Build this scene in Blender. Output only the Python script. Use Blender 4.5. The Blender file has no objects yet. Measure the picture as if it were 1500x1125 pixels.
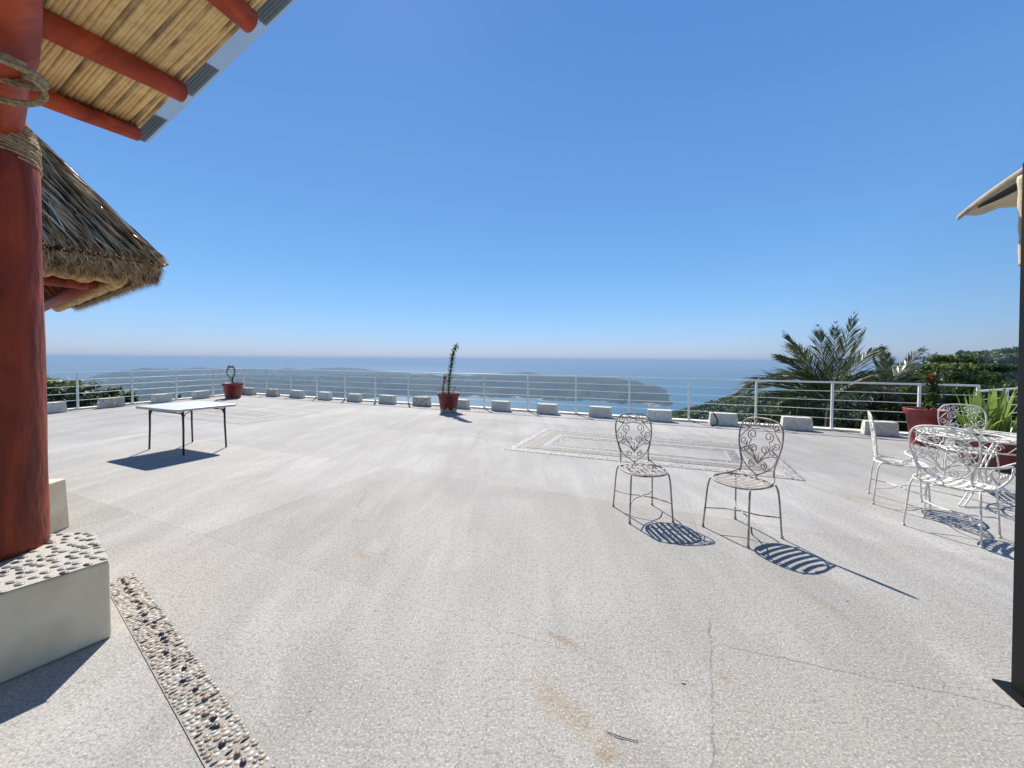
import bpy, bmesh, math, random
from math import sin, cos, pi, radians, tan, atan2, hypot, exp, sqrt
from mathutils import Vector, Matrix, noise
random.seed(7)
S = bpy.context.scene
COL = S.collection
# ---------------------------------------------------------------- camera
F, PIT, ROL, EYE, CY = 560.0, .030, .006, 1.55, 543.5
cd = bpy.data.cameras.new('camera'); cam = bpy.data.objects.new('camera', cd); COL.objects.link(cam)
cd.shift_y = -19/1500; cd.sensor_width = 36; cd.lens = F/1500*36; cd.clip_start = .05; cd.clip_end = 90000
cam.matrix_world = Matrix.Translation((0, 0, EYE)) @ Matrix.Rotation(pi/2-PIT, 4, 'X') @ Matrix.Rotation(ROL, 4, 'Z')
S.camera = cam
S.render.resolution_x, S.render.resolution_y = 1024, 768
# ---------------------------------------------------------------- light
SUN_AZ, SUN_EL = radians(-17.5), radians(46)      # azimuth from +Y towards +X
w = bpy.data.worlds.new('World'); S.world = w; w.use_nodes = True
nt = w.node_tree; nt.nodes.clear()
sky = nt.nodes.new('ShaderNodeTexSky'); sky.sky_type = 'NISHITA'; sky.sun_disc = False
sky.sun_elevation = SUN_EL; sky.sun_rotation = SUN_AZ; sky.altitude = 300
sky.air_density = 1.0; sky.dust_density = .05; sky.ozone_density = 2.5
bg = nt.nodes.new('ShaderNodeBackground'); bg.inputs[1].default_value = .124
wo = nt.nodes.new('ShaderNodeOutputWorld')
tint = nt.nodes.new('ShaderNodeMix'); tint.data_type = 'RGBA'; tint.blend_type = 'MULTIPLY'; tint.inputs[0].default_value = 1; tint.inputs[7].default_value = (.66, .92, 1.32, 1)
nt.links.new(sky.outputs[0], tint.inputs[6]); tcw = nt.nodes.new('ShaderNodeTexCoord'); spw = nt.nodes.new('ShaderNodeSeparateXYZ'); nt.links.new(tcw.outputs['Generated'], spw.inputs[0])
rw = nt.nodes.new('ShaderNodeValToRGB'); nt.links.new(spw.outputs[2], rw.inputs[0]); ew = rw.color_ramp.elements
ew[0].position = .0; ew[0].color = (.52, .42, .50, 1); ew[1].position = .68; ew[1].color = (.93, 1.0, .93, 1)
for p_, c_ in ((.035, (.58, .49, .52, 1)), (.09, (.64, .58, .54, 1)), (.17, (.68, .67, .58, 1)), (.45, (.86, .90, .77, 1))):
    x_ = ew.new(p_); x_.color = c_
tn2 = nt.nodes.new('ShaderNodeMix'); tn2.data_type = 'RGBA'; tn2.blend_type = 'MULTIPLY'; tn2.inputs[0].default_value = 1
nt.links.new(tint.outputs[2], tn2.inputs[6]); nt.links.new(rw.outputs[0], tn2.inputs[7]); dt = nt.nodes.new('ShaderNodeVectorMath'); dt.operation = 'DOT_PRODUCT'; nt.links.new(tcw.outputs['Generated'], dt.inputs[0])
dt.inputs[1].default_value = (sin(SUN_AZ)*cos(SUN_EL), cos(SUN_AZ)*cos(SUN_EL), sin(SUN_EL))
mr_ = nt.nodes.new('ShaderNodeMapRange'); nt.links.new(dt.outputs['Value'], mr_.inputs[0]); mr_.inputs[1].default_value = -1; mr_.inputs[2].default_value = 1
rd = nt.nodes.new('ShaderNodeValToRGB'); nt.links.new(mr_.outputs[0], rd.inputs[0]); ed = rd.color_ramp.elements
ed[0].position = 0; ed[0].color = (.62,)*3+(1,); ed[1].position = 1; ed[1].color = (.62,)*3+(1,)
for p_, v_ in ((.5, .72), (.65, .90), (.75, .94), (.85, .82), (.93, .72), (.97, .67)):
    x_ = ed.new(p_); x_.color = (v_, v_, v_, 1)
sc = nt.nodes.new('ShaderNodeMix'); sc.data_type = 'RGBA'; sc.blend_type = 'MULTIPLY'; sc.inputs[0].default_value = 1
nt.links.new(tn2.outputs[2], sc.inputs[6]); nt.links.new(rd.outputs[0], sc.inputs[7]); nt.links.new(sc.outputs[2], bg.inputs[0]); nt.links.new(bg.outputs[0], wo.inputs[0])
ld = bpy.data.lights.new('sun', 'SUN'); ld.energy = 5.0; ld.angle = radians(.5); ld.color = (1, .945, .85)
sun = bpy.data.objects.new('sun', ld); COL.objects.link(sun)
sd = Vector((sin(SUN_AZ)*cos(SUN_EL), cos(SUN_AZ)*cos(SUN_EL), sin(SUN_EL)))
sun.rotation_euler = sd.to_track_quat('Z', 'Y').to_euler(); sun.location = sd*50
S.view_settings.view_transform = 'Standard'; S.view_settings.look = 'None'
S.view_settings.exposure = 0.55; S.view_settings.gamma = 1

# ---------------------------------------------------------------- measuring
def ray(X, Y):
    X -= 750; Y -= CY
    c, s = cos(ROL), sin(ROL); X, Y = X*c+Y*s, -X*s+Y*c
    c, s = cos(PIT), sin(PIT); u = -Y
    return Vector((X, F*c+u*s, -F*s+u*c))/F
def at(X, Y, z=0.):                       # photo pixel -> point on the level z
    r = ray(X, Y); return Vector((0, 0, EYE)) + r*((z-EYE)/r.z)
def dep(X, Y, d):                         # photo pixel -> point at a distance d along y
    r = ray(X, Y); return Vector((0, 0, EYE)) + r*(d/r.y)

# ---------------------------------------------------------------- materials
def mat(name, col=(.5, .5, .5), rough=.6, metal=0, var=.0, vscale=8, bump=0, bscale=40, col2=None, stretch=None, spec=None, detail=4, distort=0):
    m = bpy.data.materials.new(name); m.use_nodes = True
    n = m.node_tree.nodes; l = m.node_tree.links; b = n['Principled BSDF']
    b.inputs['Base Color'].default_value = (*col, 1); b.inputs['Roughness'].default_value = rough; b.inputs['Metallic'].default_value = metal
    if spec is not None: b.inputs['Specular IOR Level'].default_value = spec
    tc = n.new('ShaderNodeTexCoord'); mp = n.new('ShaderNodeMapping'); l.new(tc.outputs['Object'], mp.inputs[0])
    if stretch: mp.inputs['Scale'].default_value = stretch
    if var or col2:
        t = n.new('ShaderNodeTexNoise'); t.inputs['Scale'].default_value = vscale; t.inputs['Detail'].default_value = detail
        t.inputs['Distortion'].default_value = distort
        l.new(mp.outputs[0], t.inputs[0])
        r = n.new('ShaderNodeValToRGB'); r.color_ramp.elements[0].position = .32; r.color_ramp.elements[1].position = .68
        c2 = col2 or tuple(c*(1-var) for c in col)
        r.color_ramp.elements[0].color = (*c2, 1); r.color_ramp.elements[1].color = (*col, 1)
        l.new(t.outputs['Fac'], r.inputs[0]); l.new(r.outputs[0], b.inputs['Base Color'])
    if bump:
        t = n.new('ShaderNodeTexNoise'); t.inputs['Scale'].default_value = bscale; t.inputs['Detail'].default_value = 5
        l.new(mp.outputs[0], t.inputs[0])
        bp = n.new('ShaderNodeBump'); bp.inputs['Strength'].default_value = bump; bp.inputs['Distance'].default_value = .01
        l.new(t.outputs['Fac'], bp.inputs['Height']); l.new(bp.outputs[0], b.inputs['Normal'])
    return m
def leafmat(name, c1, c2, vscale=1.5, rough=.5, trans=.25):
    m = mat(name, c1, rough, col2=c2, vscale=vscale)
    n = m.node_tree.nodes; l = m.node_tree.links; b = n['Principled BSDF']; o = n['Material Output']
    tr = n.new('ShaderNodeBsdfTranslucent'); mx = n.new('ShaderNodeMixShader'); mx.inputs[0].default_value = trans
    src = b.inputs['Base Color'].links[0].from_socket
    l.new(src, tr.inputs[0]); l.new(b.outputs[0], mx.inputs[1]); l.new(tr.outputs[0], mx.inputs[2]); l.new(mx.outputs[0], o.inputs[0])
    return m
M = {}
M['white'] = mat('white_paint', (.72, .71, .67), .5, var=.18, vscale=12, bump=.15)
M['rail'] = mat('rail_paint', (.86, .85, .80), .4, var=.12, vscale=9)
M['block'] = mat('masonry_block', (.80, .76, .64), .85, col2=(.56, .52, .42), vscale=7, bump=.4, bscale=30, distort=1)
M['plinth'] = mat('plinth_plaster', (.86, .73, .50), .8, col2=(.70, .58, .38), distort=1.5, vscale=2.6, bump=.25, bscale=25)
M['mortar'] = mat('mortar', (.46, .43, .385), .85, var=.15, vscale=20, bump=.5, bscale=90)
M['iron'] = mat('chair_paint', (.88, .85, .76), .45, col2=(.60, .55, .46), vscale=14)
M['iron_shade'] = mat('shaded_worn_chair_paint', (.50, .45, .38), .5, col2=(.24, .185, .14), vscale=16)  # cream paint with backlit shade mixed into its colour, plus rusty mottling
M['legm'] = mat('table_leg_metal', (.035, .028, .03), .4, var=.2)
M['tabtop'] = mat('table_plastic', (.50, .51, .54), .45, var=.08, vscale=6, bump=.05)
M['trunk'] = mat('red_trunk', (.34, .052, .014), .5, spec=.25, col2=(.13, .018, .008), vscale=5.5, bump=1, bscale=30, stretch=(1, 1, .30), distort=1.5)
M['log'] = mat('red_log', (.50, .075, .020), .55, spec=.3, col2=(.24, .030, .012), vscale=5, bump=.5, bscale=30, distort=1)
M['cane'] = mat('cane', (.90, .66, .30), .55, col2=(.70, .48, .20), vscale=14, bump=.3, bscale=60, distort=.6)
M['cane2'] = mat('cane_dark', (.76, .54, .25), .6, col2=(.22, .14, .06), vscale=6, bump=.3, bscale=60)
M['rope'] = mat('rope', (.50, .37, .20), .8, col2=(.20, .14, .075), vscale=60, bump=.6, bscale=120)
M['thatch'] = mat('thatch', (.80, .52, .24), .45, col2=(.38, .23, .10), vscale=9)
M['thatchd'] = mat('thatch_dark', (.15, .095, .045), .85, col2=(.018, .015, .012), vscale=9)
M['thatchl'] = mat('thatch_pale', (.92, .76, .50), .28, var=.25, vscale=14)
M['straw'] = mat('thatch_end', (.72, .48, .22), .8, col2=(.30, .19, .08), vscale=26, bump=1, bscale=90)
M['steel'] = mat('black_steel', (.006, .008, .008), .5, spec=.2, var=.3, vscale=10, bump=.1)
M['canvas'] = mat('canvas', (.62, .50, .34), .85, col2=(.42, .33, .22), vscale=5, bump=.3, bscale=60)
M['pot'] = mat('red_pot', (.30, .035, .035), .42, col2=(.17, .02, .022), vscale=8, distort=1)
M['potworn'] = mat('red_pot_worn', (.21, .035, .03), .6, col2=(.10, .02, .018), vscale=10, distort=1)
M['potbare'] = mat('bare_pot', (.50, .42, .32), .8, var=.3, vscale=12)
M['soil'] = mat('soil', (.05, .035, .025), .9, bump=.8)
M['leafd'] = leafmat('leaf_dark', (.065, .11, .028), (.024, .048, .014), 3, trans=.4)
M['leaf'] = leafmat('leaf_green', (.13, .20, .04), (.04, .075, .02), 2.0, trans=.5)
M['leafy'] = leafmat('leaf_bright', (.26, .32, .06), (.12, .18, .035), 2.5, trans=.5)
M['strap'] = leafmat('leaf_strap', (.34, .44, .09), (.15, .24, .05), 5, .4, .5)
M['palm'] = leafmat('leaf_palm', (.11, .14, .045), (.04, .06, .02), 2, .42, .25)
M['palmp'] = leafmat('leaf_palm_pale', (.16, .18, .13), (.08, .10, .06), 2, .35, .25)
M['flower'] = mat('flower_red', (.62, .01, .04), .5, var=.2)
M['bark'] = mat('bark', (.10, .075, .055), .9, col2=(.05, .04, .03), vscale=6, bump=.8, bscale=20)
M['hose'] = mat('black_hose', (.015, .015, .015), .4)
PB = [mat('pebble_tan', (.34, .29, .235), .5, col2=(.24, .195, .15), vscale=20), mat('pebble_cream', (.46, .42, .37), .5, var=.2, vscale=20),
      mat('pebble_brown', (.26, .17, .115), .5, var=.3, vscale=20), mat('pebble_grey', (.24, .23, .21), .45, var=.3, vscale=20),
      mat('pebble_black', (.06, .062, .07), .4, var=.3, vscale=20)]
# translucent roofing
def roofing_mat():
    m = mat('corrugated_plastic', (.30, .36, .42), .35, col2=(.20, .26, .32), vscale=2.0)
    n = m.node_tree.nodes; l = m.node_tree.links; b = n['Principled BSDF']; o = n['Material Output']
    tr = n.new('ShaderNodeBsdfTranslucent'); tr.inputs[0].default_value = (.24, .31, .38, 1)
    tp = n.new('ShaderNodeBsdfTransparent'); tp.inputs[0].default_value = (.8, .87, .92, 1)
    mx = n.new('ShaderNodeMixShader'); mx.inputs[0].default_value = .3
    mx2 = n.new('ShaderNodeMixShader'); mx2.inputs[0].default_value = .22
    l.new(b.outputs[0], mx.inputs[1]); l.new(tr.outputs[0], mx.inputs[2]); l.new(mx.outputs[0], mx2.inputs[1]); l.new(tp.outputs[0], mx2.inputs[2])
    l.new(mx2.outputs[0], o.inputs[0]); return m
M['roofing'] = roofing_mat()
M['greysteel'] = mat('grey_sheet', (.30, .36, .42), .5, var=.2)

def N(nt, typ, **kw):
    n = nt.nodes.new(typ)
    for k, v in kw.items():
        if k in n.inputs: n.inputs[k].default_value = v
        else: setattr(n, k, v)
    return n
def floor_mat():
    m = bpy.data.materials.new('terrace_concrete'); m.use_nodes = True
    nt = m.node_tree; l = nt.links; b = nt.nodes['Principled BSDF']
    tc = N(nt, 'ShaderNodeTexCoord')
    P = tc.outputs['Object']
    def math_(op, a, c=None, clamp=False):
        n = N(nt, 'ShaderNodeMath', operation=op); n.use_clamp = clamp
        for i, v in enumerate((a, c)):
            if v is None: continue
            if isinstance(v, (int, float)): n.inputs[i].default_value = v
            else: l.new(v, n.inputs[i])
        return n.outputs[0]
    def mapr(v, a, b_, c, d):
        n = N(nt, 'ShaderNodeMapRange'); n.clamp = True
        l.new(v, n.inputs[0])
        for i, x in enumerate((a, b_, c, d)): n.inputs[i+1].default_value = x
        return n.outputs[0]
    def tex(scale, detail=4, rough=.5, dist=0, st=None, rot=0, vec=None):
        mp = N(nt, 'ShaderNodeMapping'); l.new(vec or P, mp.inputs[0])
        if st: mp.inputs['Scale'].default_value = st
        mp.inputs['Rotation'].default_value = (0, 0, rot)
        t = N(nt, 'ShaderNodeTexNoise'); t.inputs['Scale'].default_value = scale; t.inputs['Detail'].default_value = detail
        t.inputs['Roughness'].default_value = rough; t.inputs['Distortion'].default_value = dist
        l.new(mp.outputs[0], t.inputs[0]); return t.outputs['Fac']
    def mix(f, a, c, mode='MIX'):
        n = N(nt, 'ShaderNodeMix', data_type='RGBA', blend_type=mode)
        if isinstance(f, float): n.inputs[0].default_value = f
        else: l.new(f, n.inputs[0])
        for i, v in ((6, a), (7, c)):
            if isinstance(v, tuple): n.inputs[i].default_value = (*v, 1)
            else: l.new(v, n.inputs[i])
        return n.outputs[2]
    # broad tone, broom streaks, grain
    big = mapr(tex(.55, 5, .55, .8), .36, .64, 0, 1)
    c = mix(big, (0.355, 0.342, 0.321), (0.449, 0.438, 0.418))
    streak = mapr(tex(3.0, 4, .6, .6, (1, .16, 1), radians(-18)), .35, .65, 0, 1)
    c = mix(math_('MULTIPLY', streak, .5), c, (0.252, 0.247, 0.238))
    # poured fields along the railing, each of its own tone, with faint joints
    mpb = N(nt, 'ShaderNodeMapping'); l.new(P, mpb.inputs[0]); mpb.inputs['Rotation'].default_value = (0, 0, radians(23.5)); mpb.inputs['Location'].default_value = (.7, .35, 0)
    br = N(nt, 'ShaderNodeTexBrick'); l.new(mpb.outputs[0], br.inputs[0]); br.offset = .37; br.inputs['Scale'].default_value = 1; br.inputs['Brick Width'].default_value = 3.1; br.inputs['Row Height'].default_value = 2.3
    br.inputs['Mortar Size'].default_value = .004; br.inputs['Mortar Smooth'].default_value = .3; br.inputs['Bias'].default_value = 0
    br.inputs['Color1'].default_value = (.86, .85, .83, 1); br.inputs['Color2'].default_value = (1.06, 1.05, 1.04, 1); br.inputs['Mortar'].default_value = (.78, .76, .73, 1)
    c = mix(1.0, c, br.outputs['Color'], 'MULTIPLY')
    # hairline cracks, broken and few
    dn = N(nt, 'ShaderNodeTexNoise'); dn.inputs['Scale'].default_value = 1.6; dn.inputs['Detail'].default_value = 6; l.new(P, dn.inputs[0])
    va = N(nt, 'ShaderNodeVectorMath', operation='MULTIPLY_ADD'); l.new(dn.outputs['Color'], va.inputs[0]); va.inputs[1].default_value = (.55, .55, 0); l.new(P, va.inputs[2])
    vo_ = N(nt, 'ShaderNodeTexVoronoi'); vo_.feature = 'DISTANCE_TO_EDGE'; vo_.inputs['Scale'].default_value = .42; l.new(va.outputs[0], vo_.inputs[0])
    crk = math_('MULTIPLY', mapr(vo_.outputs['Distance'], .0008, .0032, 1, 0), mapr(tex(.9, 3), .50, .60, 0, 1))
    c = mix(math_('MULTIPLY', crk, .4), c, (.10, .09, .08))
    # damp-dried smudges
    sm = mapr(tex(1.7, 6, .62, 1.6, (1, .45, 1), radians(30)), .52, .70, 0, 1)
    c = mix(math_('MULTIPLY', sm, .35), c, (0.309, 0.293, 0.261))
    sw_ = mapr(tex(2.2, 6, .6, 1.2, (1, .5, 1), radians(-40)), .55, .72, 0, 1)
    c = mix(math_('MULTIPLY', sw_, .22), c, (0.525, 0.507, 0.478))
    # the darker, browner slabs between the saw cuts
    sep = N(nt, 'ShaderNodeSeparateXYZ'); l.new(P, sep.inputs[0]); X, Y = sep.outputs[0], sep.outputs[1]
    wob = math_('MULTIPLY', math_('SUBTRACT', tex(9, 3), .5), .035)
    def line(p, q, wid, dark, c, lo=-1e3, hi=1e3):
        d = Vector((q[0]-p[0], q[1]-p[1])).normalized()
        nrm = (-d.y, d.x)
        s_ = math_('ADD', math_('MULTIPLY', X, nrm[0]), math_('MULTIPLY', Y, nrm[1]))
        s_ = math_('ADD', math_('SUBTRACT', s_, p[0]*nrm[0]+p[1]*nrm[1]), wob)
        t_ = math_('SUBTRACT', math_('ADD', math_('MULTIPLY', X, d.x), math_('MULTIPLY', Y, d.y)), p[0]*d.x+p[1]*d.y)
        k = mapr(math_('ABSOLUTE', s_), wid*.3, wid, 1, 0)
        brk = mapr(tex(5, 4), .40, .55, .25, 1)
        k = math_('MULTIPLY', k, math_('MULTIPLY', mapr(t_, lo, lo+.02, 0, 1), mapr(t_, hi-.02, hi, 1, 0)))
        k = math_('MULTIPLY', k, brk)
        return mix(math_('MULTIPLY', k, dark), c, (.12, .10, .08)), s_, t_
    a0, a1 = at(1040, 942), at(1500, 1040); b0, b1 = at(1040, 905), at(1046, 1122)
    c, s1, t1 = line(a0, a1, .008, .85, c, 0, 3)
    c, s2, t2 = line(b0, b1, .008, .75, c, 0, 3)
    slab = math_('MULTIPLY', mapr(s1, -.01, .01, 1, 0), mapr(s2, -.01, .01, 0, 1))
    c = mix(math_('MULTIPLY', slab, .6), c, (0.322, 0.304, 0.261))
    for p, q, k, lo, hi in ((at(300, 742), at(520, 712), .28, 0, 2.2), (at(165, 985), at(330, 900), .3, -.4, 2.5), (at(520, 690), at(1010, 640), .18, -1, 6),
                       (at(1050, 870), at(1010, 740), .22, 0, 9), (at(60, 640), at(520, 700), .22, 0, 8)):
        c, _, _ = line(p, q, .007, k, c, lo, hi)
    # rust and earth stains, each with its own place and direction
    def stain(p, q, wid, col, k, c):
        d = Vector((q[0]-p[0], q[1]-p[1])); L = d.length; d.normalize()
        cx_, cy_ = (p[0]+q[0])/2, (p[1]+q[1])/2
        u = math_('ADD', math_('MULTIPLY', math_('SUBTRACT', X, cx_), d.x/(L/2)), math_('MULTIPLY', math_('SUBTRACT', Y, cy_), d.y/(L/2)))
        v = math_('ADD', math_('MULTIPLY', math_('SUBTRACT', X, cx_), -d.y/wid), math_('MULTIPLY', math_('SUBTRACT', Y, cy_), d.x/wid))
        r = math_('SQRT', math_('ADD', math_('MULTIPLY', u, u), math_('MULTIPLY', v, v)))
        r = math_('ADD', r, math_('MULTIPLY', math_('SUBTRACT', tex(8, 6, .65), .5), 1.8))
        k_ = math_('MULTIPLY', mapr(r, .15, 1.1, 1, 0), mapr(tex(70, 3, .7), .3, .6, .35, 1))
        return mix(math_('MULTIPLY', k_, k), c, col)
    for p, q, wd, col, k in ((at(795, 922), at(862, 958), .035, (0.238, 0.137, 0.050), .75), (at(760, 985), at(925, 1118), .10, (0.266, 0.194, 0.101), .6), (at(870, 1092), at(905, 1122), .05, (0.230, 0.122, 0.043), .6),
                             (at(1140, 840), at(1290, 938), .05, (0.252, 0.202, 0.130), .6), (at(520, 806), at(540, 818), .05, (0.274, 0.158, 0.072), .6),
                             (at(1180, 712), at(1420, 765), .07, (0.317, 0.209, 0.122), .6), (at(1250, 690), at(1470, 700), .2, (0.288, 0.252, 0.187), .4),
                             (at(1046, 985), at(1075, 1002), .03, (0.252, 0.137, 0.058), .5), (at(960, 950), at(1000, 965), .06, (0.245, 0.209, 0.158), .4), (at(690, 690), at(900, 760), .3, (0.288, 0.266, 0.238), .5)):
        c = stain(p, q, wd, col, k, c)
    # fine open grain
    g = tex(95, 3, .7)
    g2 = tex(38, 3, .65)
    pit = math_('MULTIPLY', mapr(g, .46, .32, 0, 1), .8)
    c = mix(pit, c, (0.122, 0.119, 0.112))
    c = mix(math_('MULTIPLY', mapr(g2, .48, .36, 0, 1), .5), c, (0.173, 0.169, 0.162))
    c = mix(math_('MULTIPLY', mapr(g, .56, .66, 0, 1), .6), c, (0.680, 0.664, 0.633))
    l.new(c, b.inputs['Base Color']); b.inputs['Roughness'].default_value = .8; b.inputs['Specular IOR Level'].default_value = .3
    hgt = math_('ADD', math_('MULTIPLY', g, .7), math_('ADD', math_('MULTIPLY', g2, .7), math_('MULTIPLY', streak, .25)))
    bp = N(nt, 'ShaderNodeBump'); bp.inputs['Strength'].default_value = .55; bp.inputs['Distance'].default_value = .008
    l.new(hgt, bp.inputs['Height']); l.new(bp.outputs[0], b.inputs['Normal'])
    return m
M['floor'] = floor_mat()
def pebble_mat(name, cols, scale, mort=(.36, .35, .335), dens=.5):
    m = bpy.data.materials.new(name); m.use_nodes = True; nt = m.node_tree; l = nt.links; b = nt.nodes['Principled BSDF']
    tc = N(nt, 'ShaderNodeTexCoord'); v = N(nt, 'ShaderNodeTexVoronoi'); v.inputs['Scale'].default_value = scale
    l.new(tc.outputs['Object'], v.inputs[0])
    r = N(nt, 'ShaderNodeValToRGB'); r.color_ramp.interpolation = 'CONSTANT'
    sp = N(nt, 'ShaderNodeSeparateColor'); l.new(v.outputs['Color'], sp.inputs[0]); l.new(sp.outputs[0], r.inputs[0])
    e = r.color_ramp.elements; e[0].color = (*cols[0], 1); e[1].position = 1/len(cols); e[1].color = (*cols[1], 1)
    for i in range(2, len(cols)): x = e.new(i/len(cols)); x.color = (*cols[i], 1)
    mr = N(nt, 'ShaderNodeMapRange'); l.new(v.outputs['Distance'], mr.inputs[0]); mr.inputs[1].default_value = dens-.08; mr.inputs[2].default_value = dens
    mx = N(nt, 'ShaderNodeMix', data_type='RGBA'); l.new(mr.outputs[0], mx.inputs[0]); l.new(r.outputs[0], mx.inputs[6]); mx.inputs[7].default_value = (*mort, 1)
    l.new(mx.outputs[2], b.inputs['Base Color']); b.inputs['Roughness'].default_value = .6
    bp = N(nt, 'ShaderNodeBump', invert=True); bp.inputs['Strength'].default_value = .8; bp.inputs['Distance'].default_value = .01
    l.new(v.outputs['Distance'], bp.inputs['Height']); l.new(bp.outputs[0], b.inputs['Normal'])
    return m

# ---------------------------------------------------------------- mesh helpers
class MB:
    def __init__(s): s.v = []; s.f = []; s.m = []; s.sm = []; s.cur = 0; s.smooth = False
    def add(s, vs, fs, smooth=None):
        o = len(s.v); s.v += [tuple(p) for p in vs]
        for f in fs: s.f.append([i+o for i in f]); s.m.append(s.cur); s.sm.append(s.smooth if smooth is None else smooth)
    def quadstrip(s, a, b, c, d): s.add([a, b, c, d], [(0, 1, 2, 3)])
    def box(s, lo, hi, mtx=None, taper=0):
        (x0, y0, z0), (x1, y1, z1) = lo, hi; t = taper
        vs = [Vector(p) for p in ((x0, y0, z0), (x1, y0, z0), (x1, y1, z0), (x0, y1, z0), (x0+t, y0+t, z1), (x1-t, y0+t, z1), (x1-t, y1-t, z1), (x0+t, y1-t, z1))]
        if mtx: vs = [mtx @ p for p in vs]
        s.add(vs, [(3, 2, 1, 0), (4, 5, 6, 7), (0, 1, 5, 4), (1, 2, 6, 5), (2, 3, 7, 6), (3, 0, 4, 7)], False)
    def tube(s, pts, r, n=6, cap=True, closed=False, rnd=None, flat=1):
        pts = [Vector(p) for p in pts]; k = len(pts)
        if not hasattr(r, '__len__'): r = [r]*k
        vs = []; prev = None
        for i, p in enumerate(pts):
            if closed: t = pts[(i+1) % k]-pts[i-1]
            else: t = pts[min(i+1, k-1)]-pts[max(i-1, 0)]
            if t.length < 1e-9: t = Vector((0, 0, 1))
            t.normalize()
            if prev is None:
                a = Vector((0, 0, 1)) if abs(t.z) < .9 else Vector((1, 0, 0)); nx = t.cross(a).normalized()
            else:
                nx = prev - t*prev.dot(t)
                nx = nx.normalized() if nx.length > 1e-6 else t.orthogonal().normalized()
            prev = nx; ny = t.cross(nx)
            for j in range(n):
                a = 2*pi*j/n; rr = r[i]*(1+(rnd(i, j) if rnd else 0))
                vs.append(p+nx*cos(a)*rr+ny*sin(a)*rr*flat)
        fs = [(i*n+j, i*n+(j+1) % n, ((i+1) % k)*n+(j+1) % n, ((i+1) % k)*n+j) for i in range(k if closed else k-1) for j in range(n)]
        if cap and not closed: fs += [tuple(range(n))[::-1], tuple(range((k-1)*n, k*n))]
        s.add(vs, fs, n > 4)
    def lathe(s, prof, n=24, mtx=None):
        vs = [Vector((r*cos(2*pi*j/n), r*sin(2*pi*j/n), z)) for r, z in prof for j in range(n)]
        if mtx: vs = [mtx @ p for p in vs]
        k = len(prof)
        fs = [(i*n+j, i*n+(j+1) % n, (i+1)*n+(j+1) % n, (i+1)*n+j) for i in range(k-1) for j in range(n)]
        fs += [tuple(range(n))[::-1], tuple(range((k-1)*n, k*n))]
        s.add(vs, fs, True)
    def pebble(s, c, a, b, h, rot):
        n = 8; vs = []
        for rr, zz in ((1, 0), (.93, .5), (.6, .88), (.0, 1)):
            if rr == 0: vs.append(Vector((0, 0, h))); continue
            for j in range(n): t = 2*pi*j/n; vs.append(Vector((a*rr*cos(t), b*rr*sin(t), h*zz)))
        R_ = Matrix.Rotation(rot, 3, 'Z'); vs = [R_ @ p+Vector(c) for p in vs]
        fs = [(i*n+j, i*n+(j+1) % n, (i+1)*n+(j+1) % n, (i+1)*n+j) for i in range(2) for j in range(n)]+[(2*n+j, 2*n+(j+1) % n, 3*n) for j in range(n)]
        s.add(vs, fs, True)
    def build(s, name, mats, parent=None, loc=None, bevel=0):
        me = bpy.data.meshes.new(name); me.from_pydata(s.v, [], s.f)
        if not isinstance(mats, (list, tuple)): mats = [mats]
        for m in mats: me.materials.append(m)
        me.polygons.foreach_set('material_index', s.m); me.polygons.foreach_set('use_smooth', s.sm); me.update()
        o = bpy.data.objects.new(name, me); COL.objects.link(o)
        if parent is not None: o.parent = parent
        if loc is not None: o.location = loc
        if bevel:
            bv = o.modifiers.new('b', 'BEVEL'); bv.width = bevel; bv.segments = 2; bv.limit_method = 'ANGLE'
        return o
def tag(o, label=None, cat=None, group=None, kind=None):
    if label: o['label'] = label
    if cat: o['category'] = cat
    if group: o['group'] = group
    if kind: o['kind'] = kind
    return o
def empty(name, loc=(0, 0, 0), rz=0):
    o = bpy.data.objects.new(name, None); COL.objects.link(o); o.location = loc; o.rotation_euler.z = rz; o.empty_display_size = .2; return o
def copy_tree(o, parent=None):
    c = o.copy(); COL.objects.link(c); c.parent = parent
    for ch in list(o.children): copy_tree(ch, c)
    return c
def bez(p0, p1, p2, n=8):
    p0, p1, p2 = Vector(p0), Vector(p1), Vector(p2)
    return [p0*(1-t)**2+p1*2*t*(1-t)+p2*t*t for t in [i/n for i in range(n+1)]]
def cat(pts, n=6, closed=False):            # Catmull-Rom through points
    P = [Vector(p) for p in pts]; k = len(P); out = []
    rng = range(k if closed else k-1)
    for i in rng:
        a = P[i-1] if (closed or i > 0) else P[0]; b = P[i]; c = P[(i+1) % k]; d = P[(i+2) % k] if (closed or i+2 < k) else P[-1]
        for j in range(n):
            t = j/n; out.append(.5*((2*b)+(c-a)*t+(2*a-5*b+4*c-d)*t*t+(3*b-a-3*c+d)*t**3))
    if not closed: out.append(P[-1])
    return out

# ================================================================ THE SETTING
C0 = Vector((-11.62, 16.55)); AR = radians(-23.0)      # rail corner and long-run direction
SR = 1.46; dR = Vector((cos(AR), sin(AR))); AL = radians(-12.4)+0; dL = Vector((sin(-.218), -cos(-.218)))
SL = 1.36
def rl(k, off=0): p = C0+dR*SR*k; return p+Vector((dR.y, -dR.x))*off     # off > 0: inside the terrace
def ll(k, off=0): p = C0+dL*SL*k; return p+Vector((-dL.y, dL.x))*off
E1 = rl(15.6)
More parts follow.
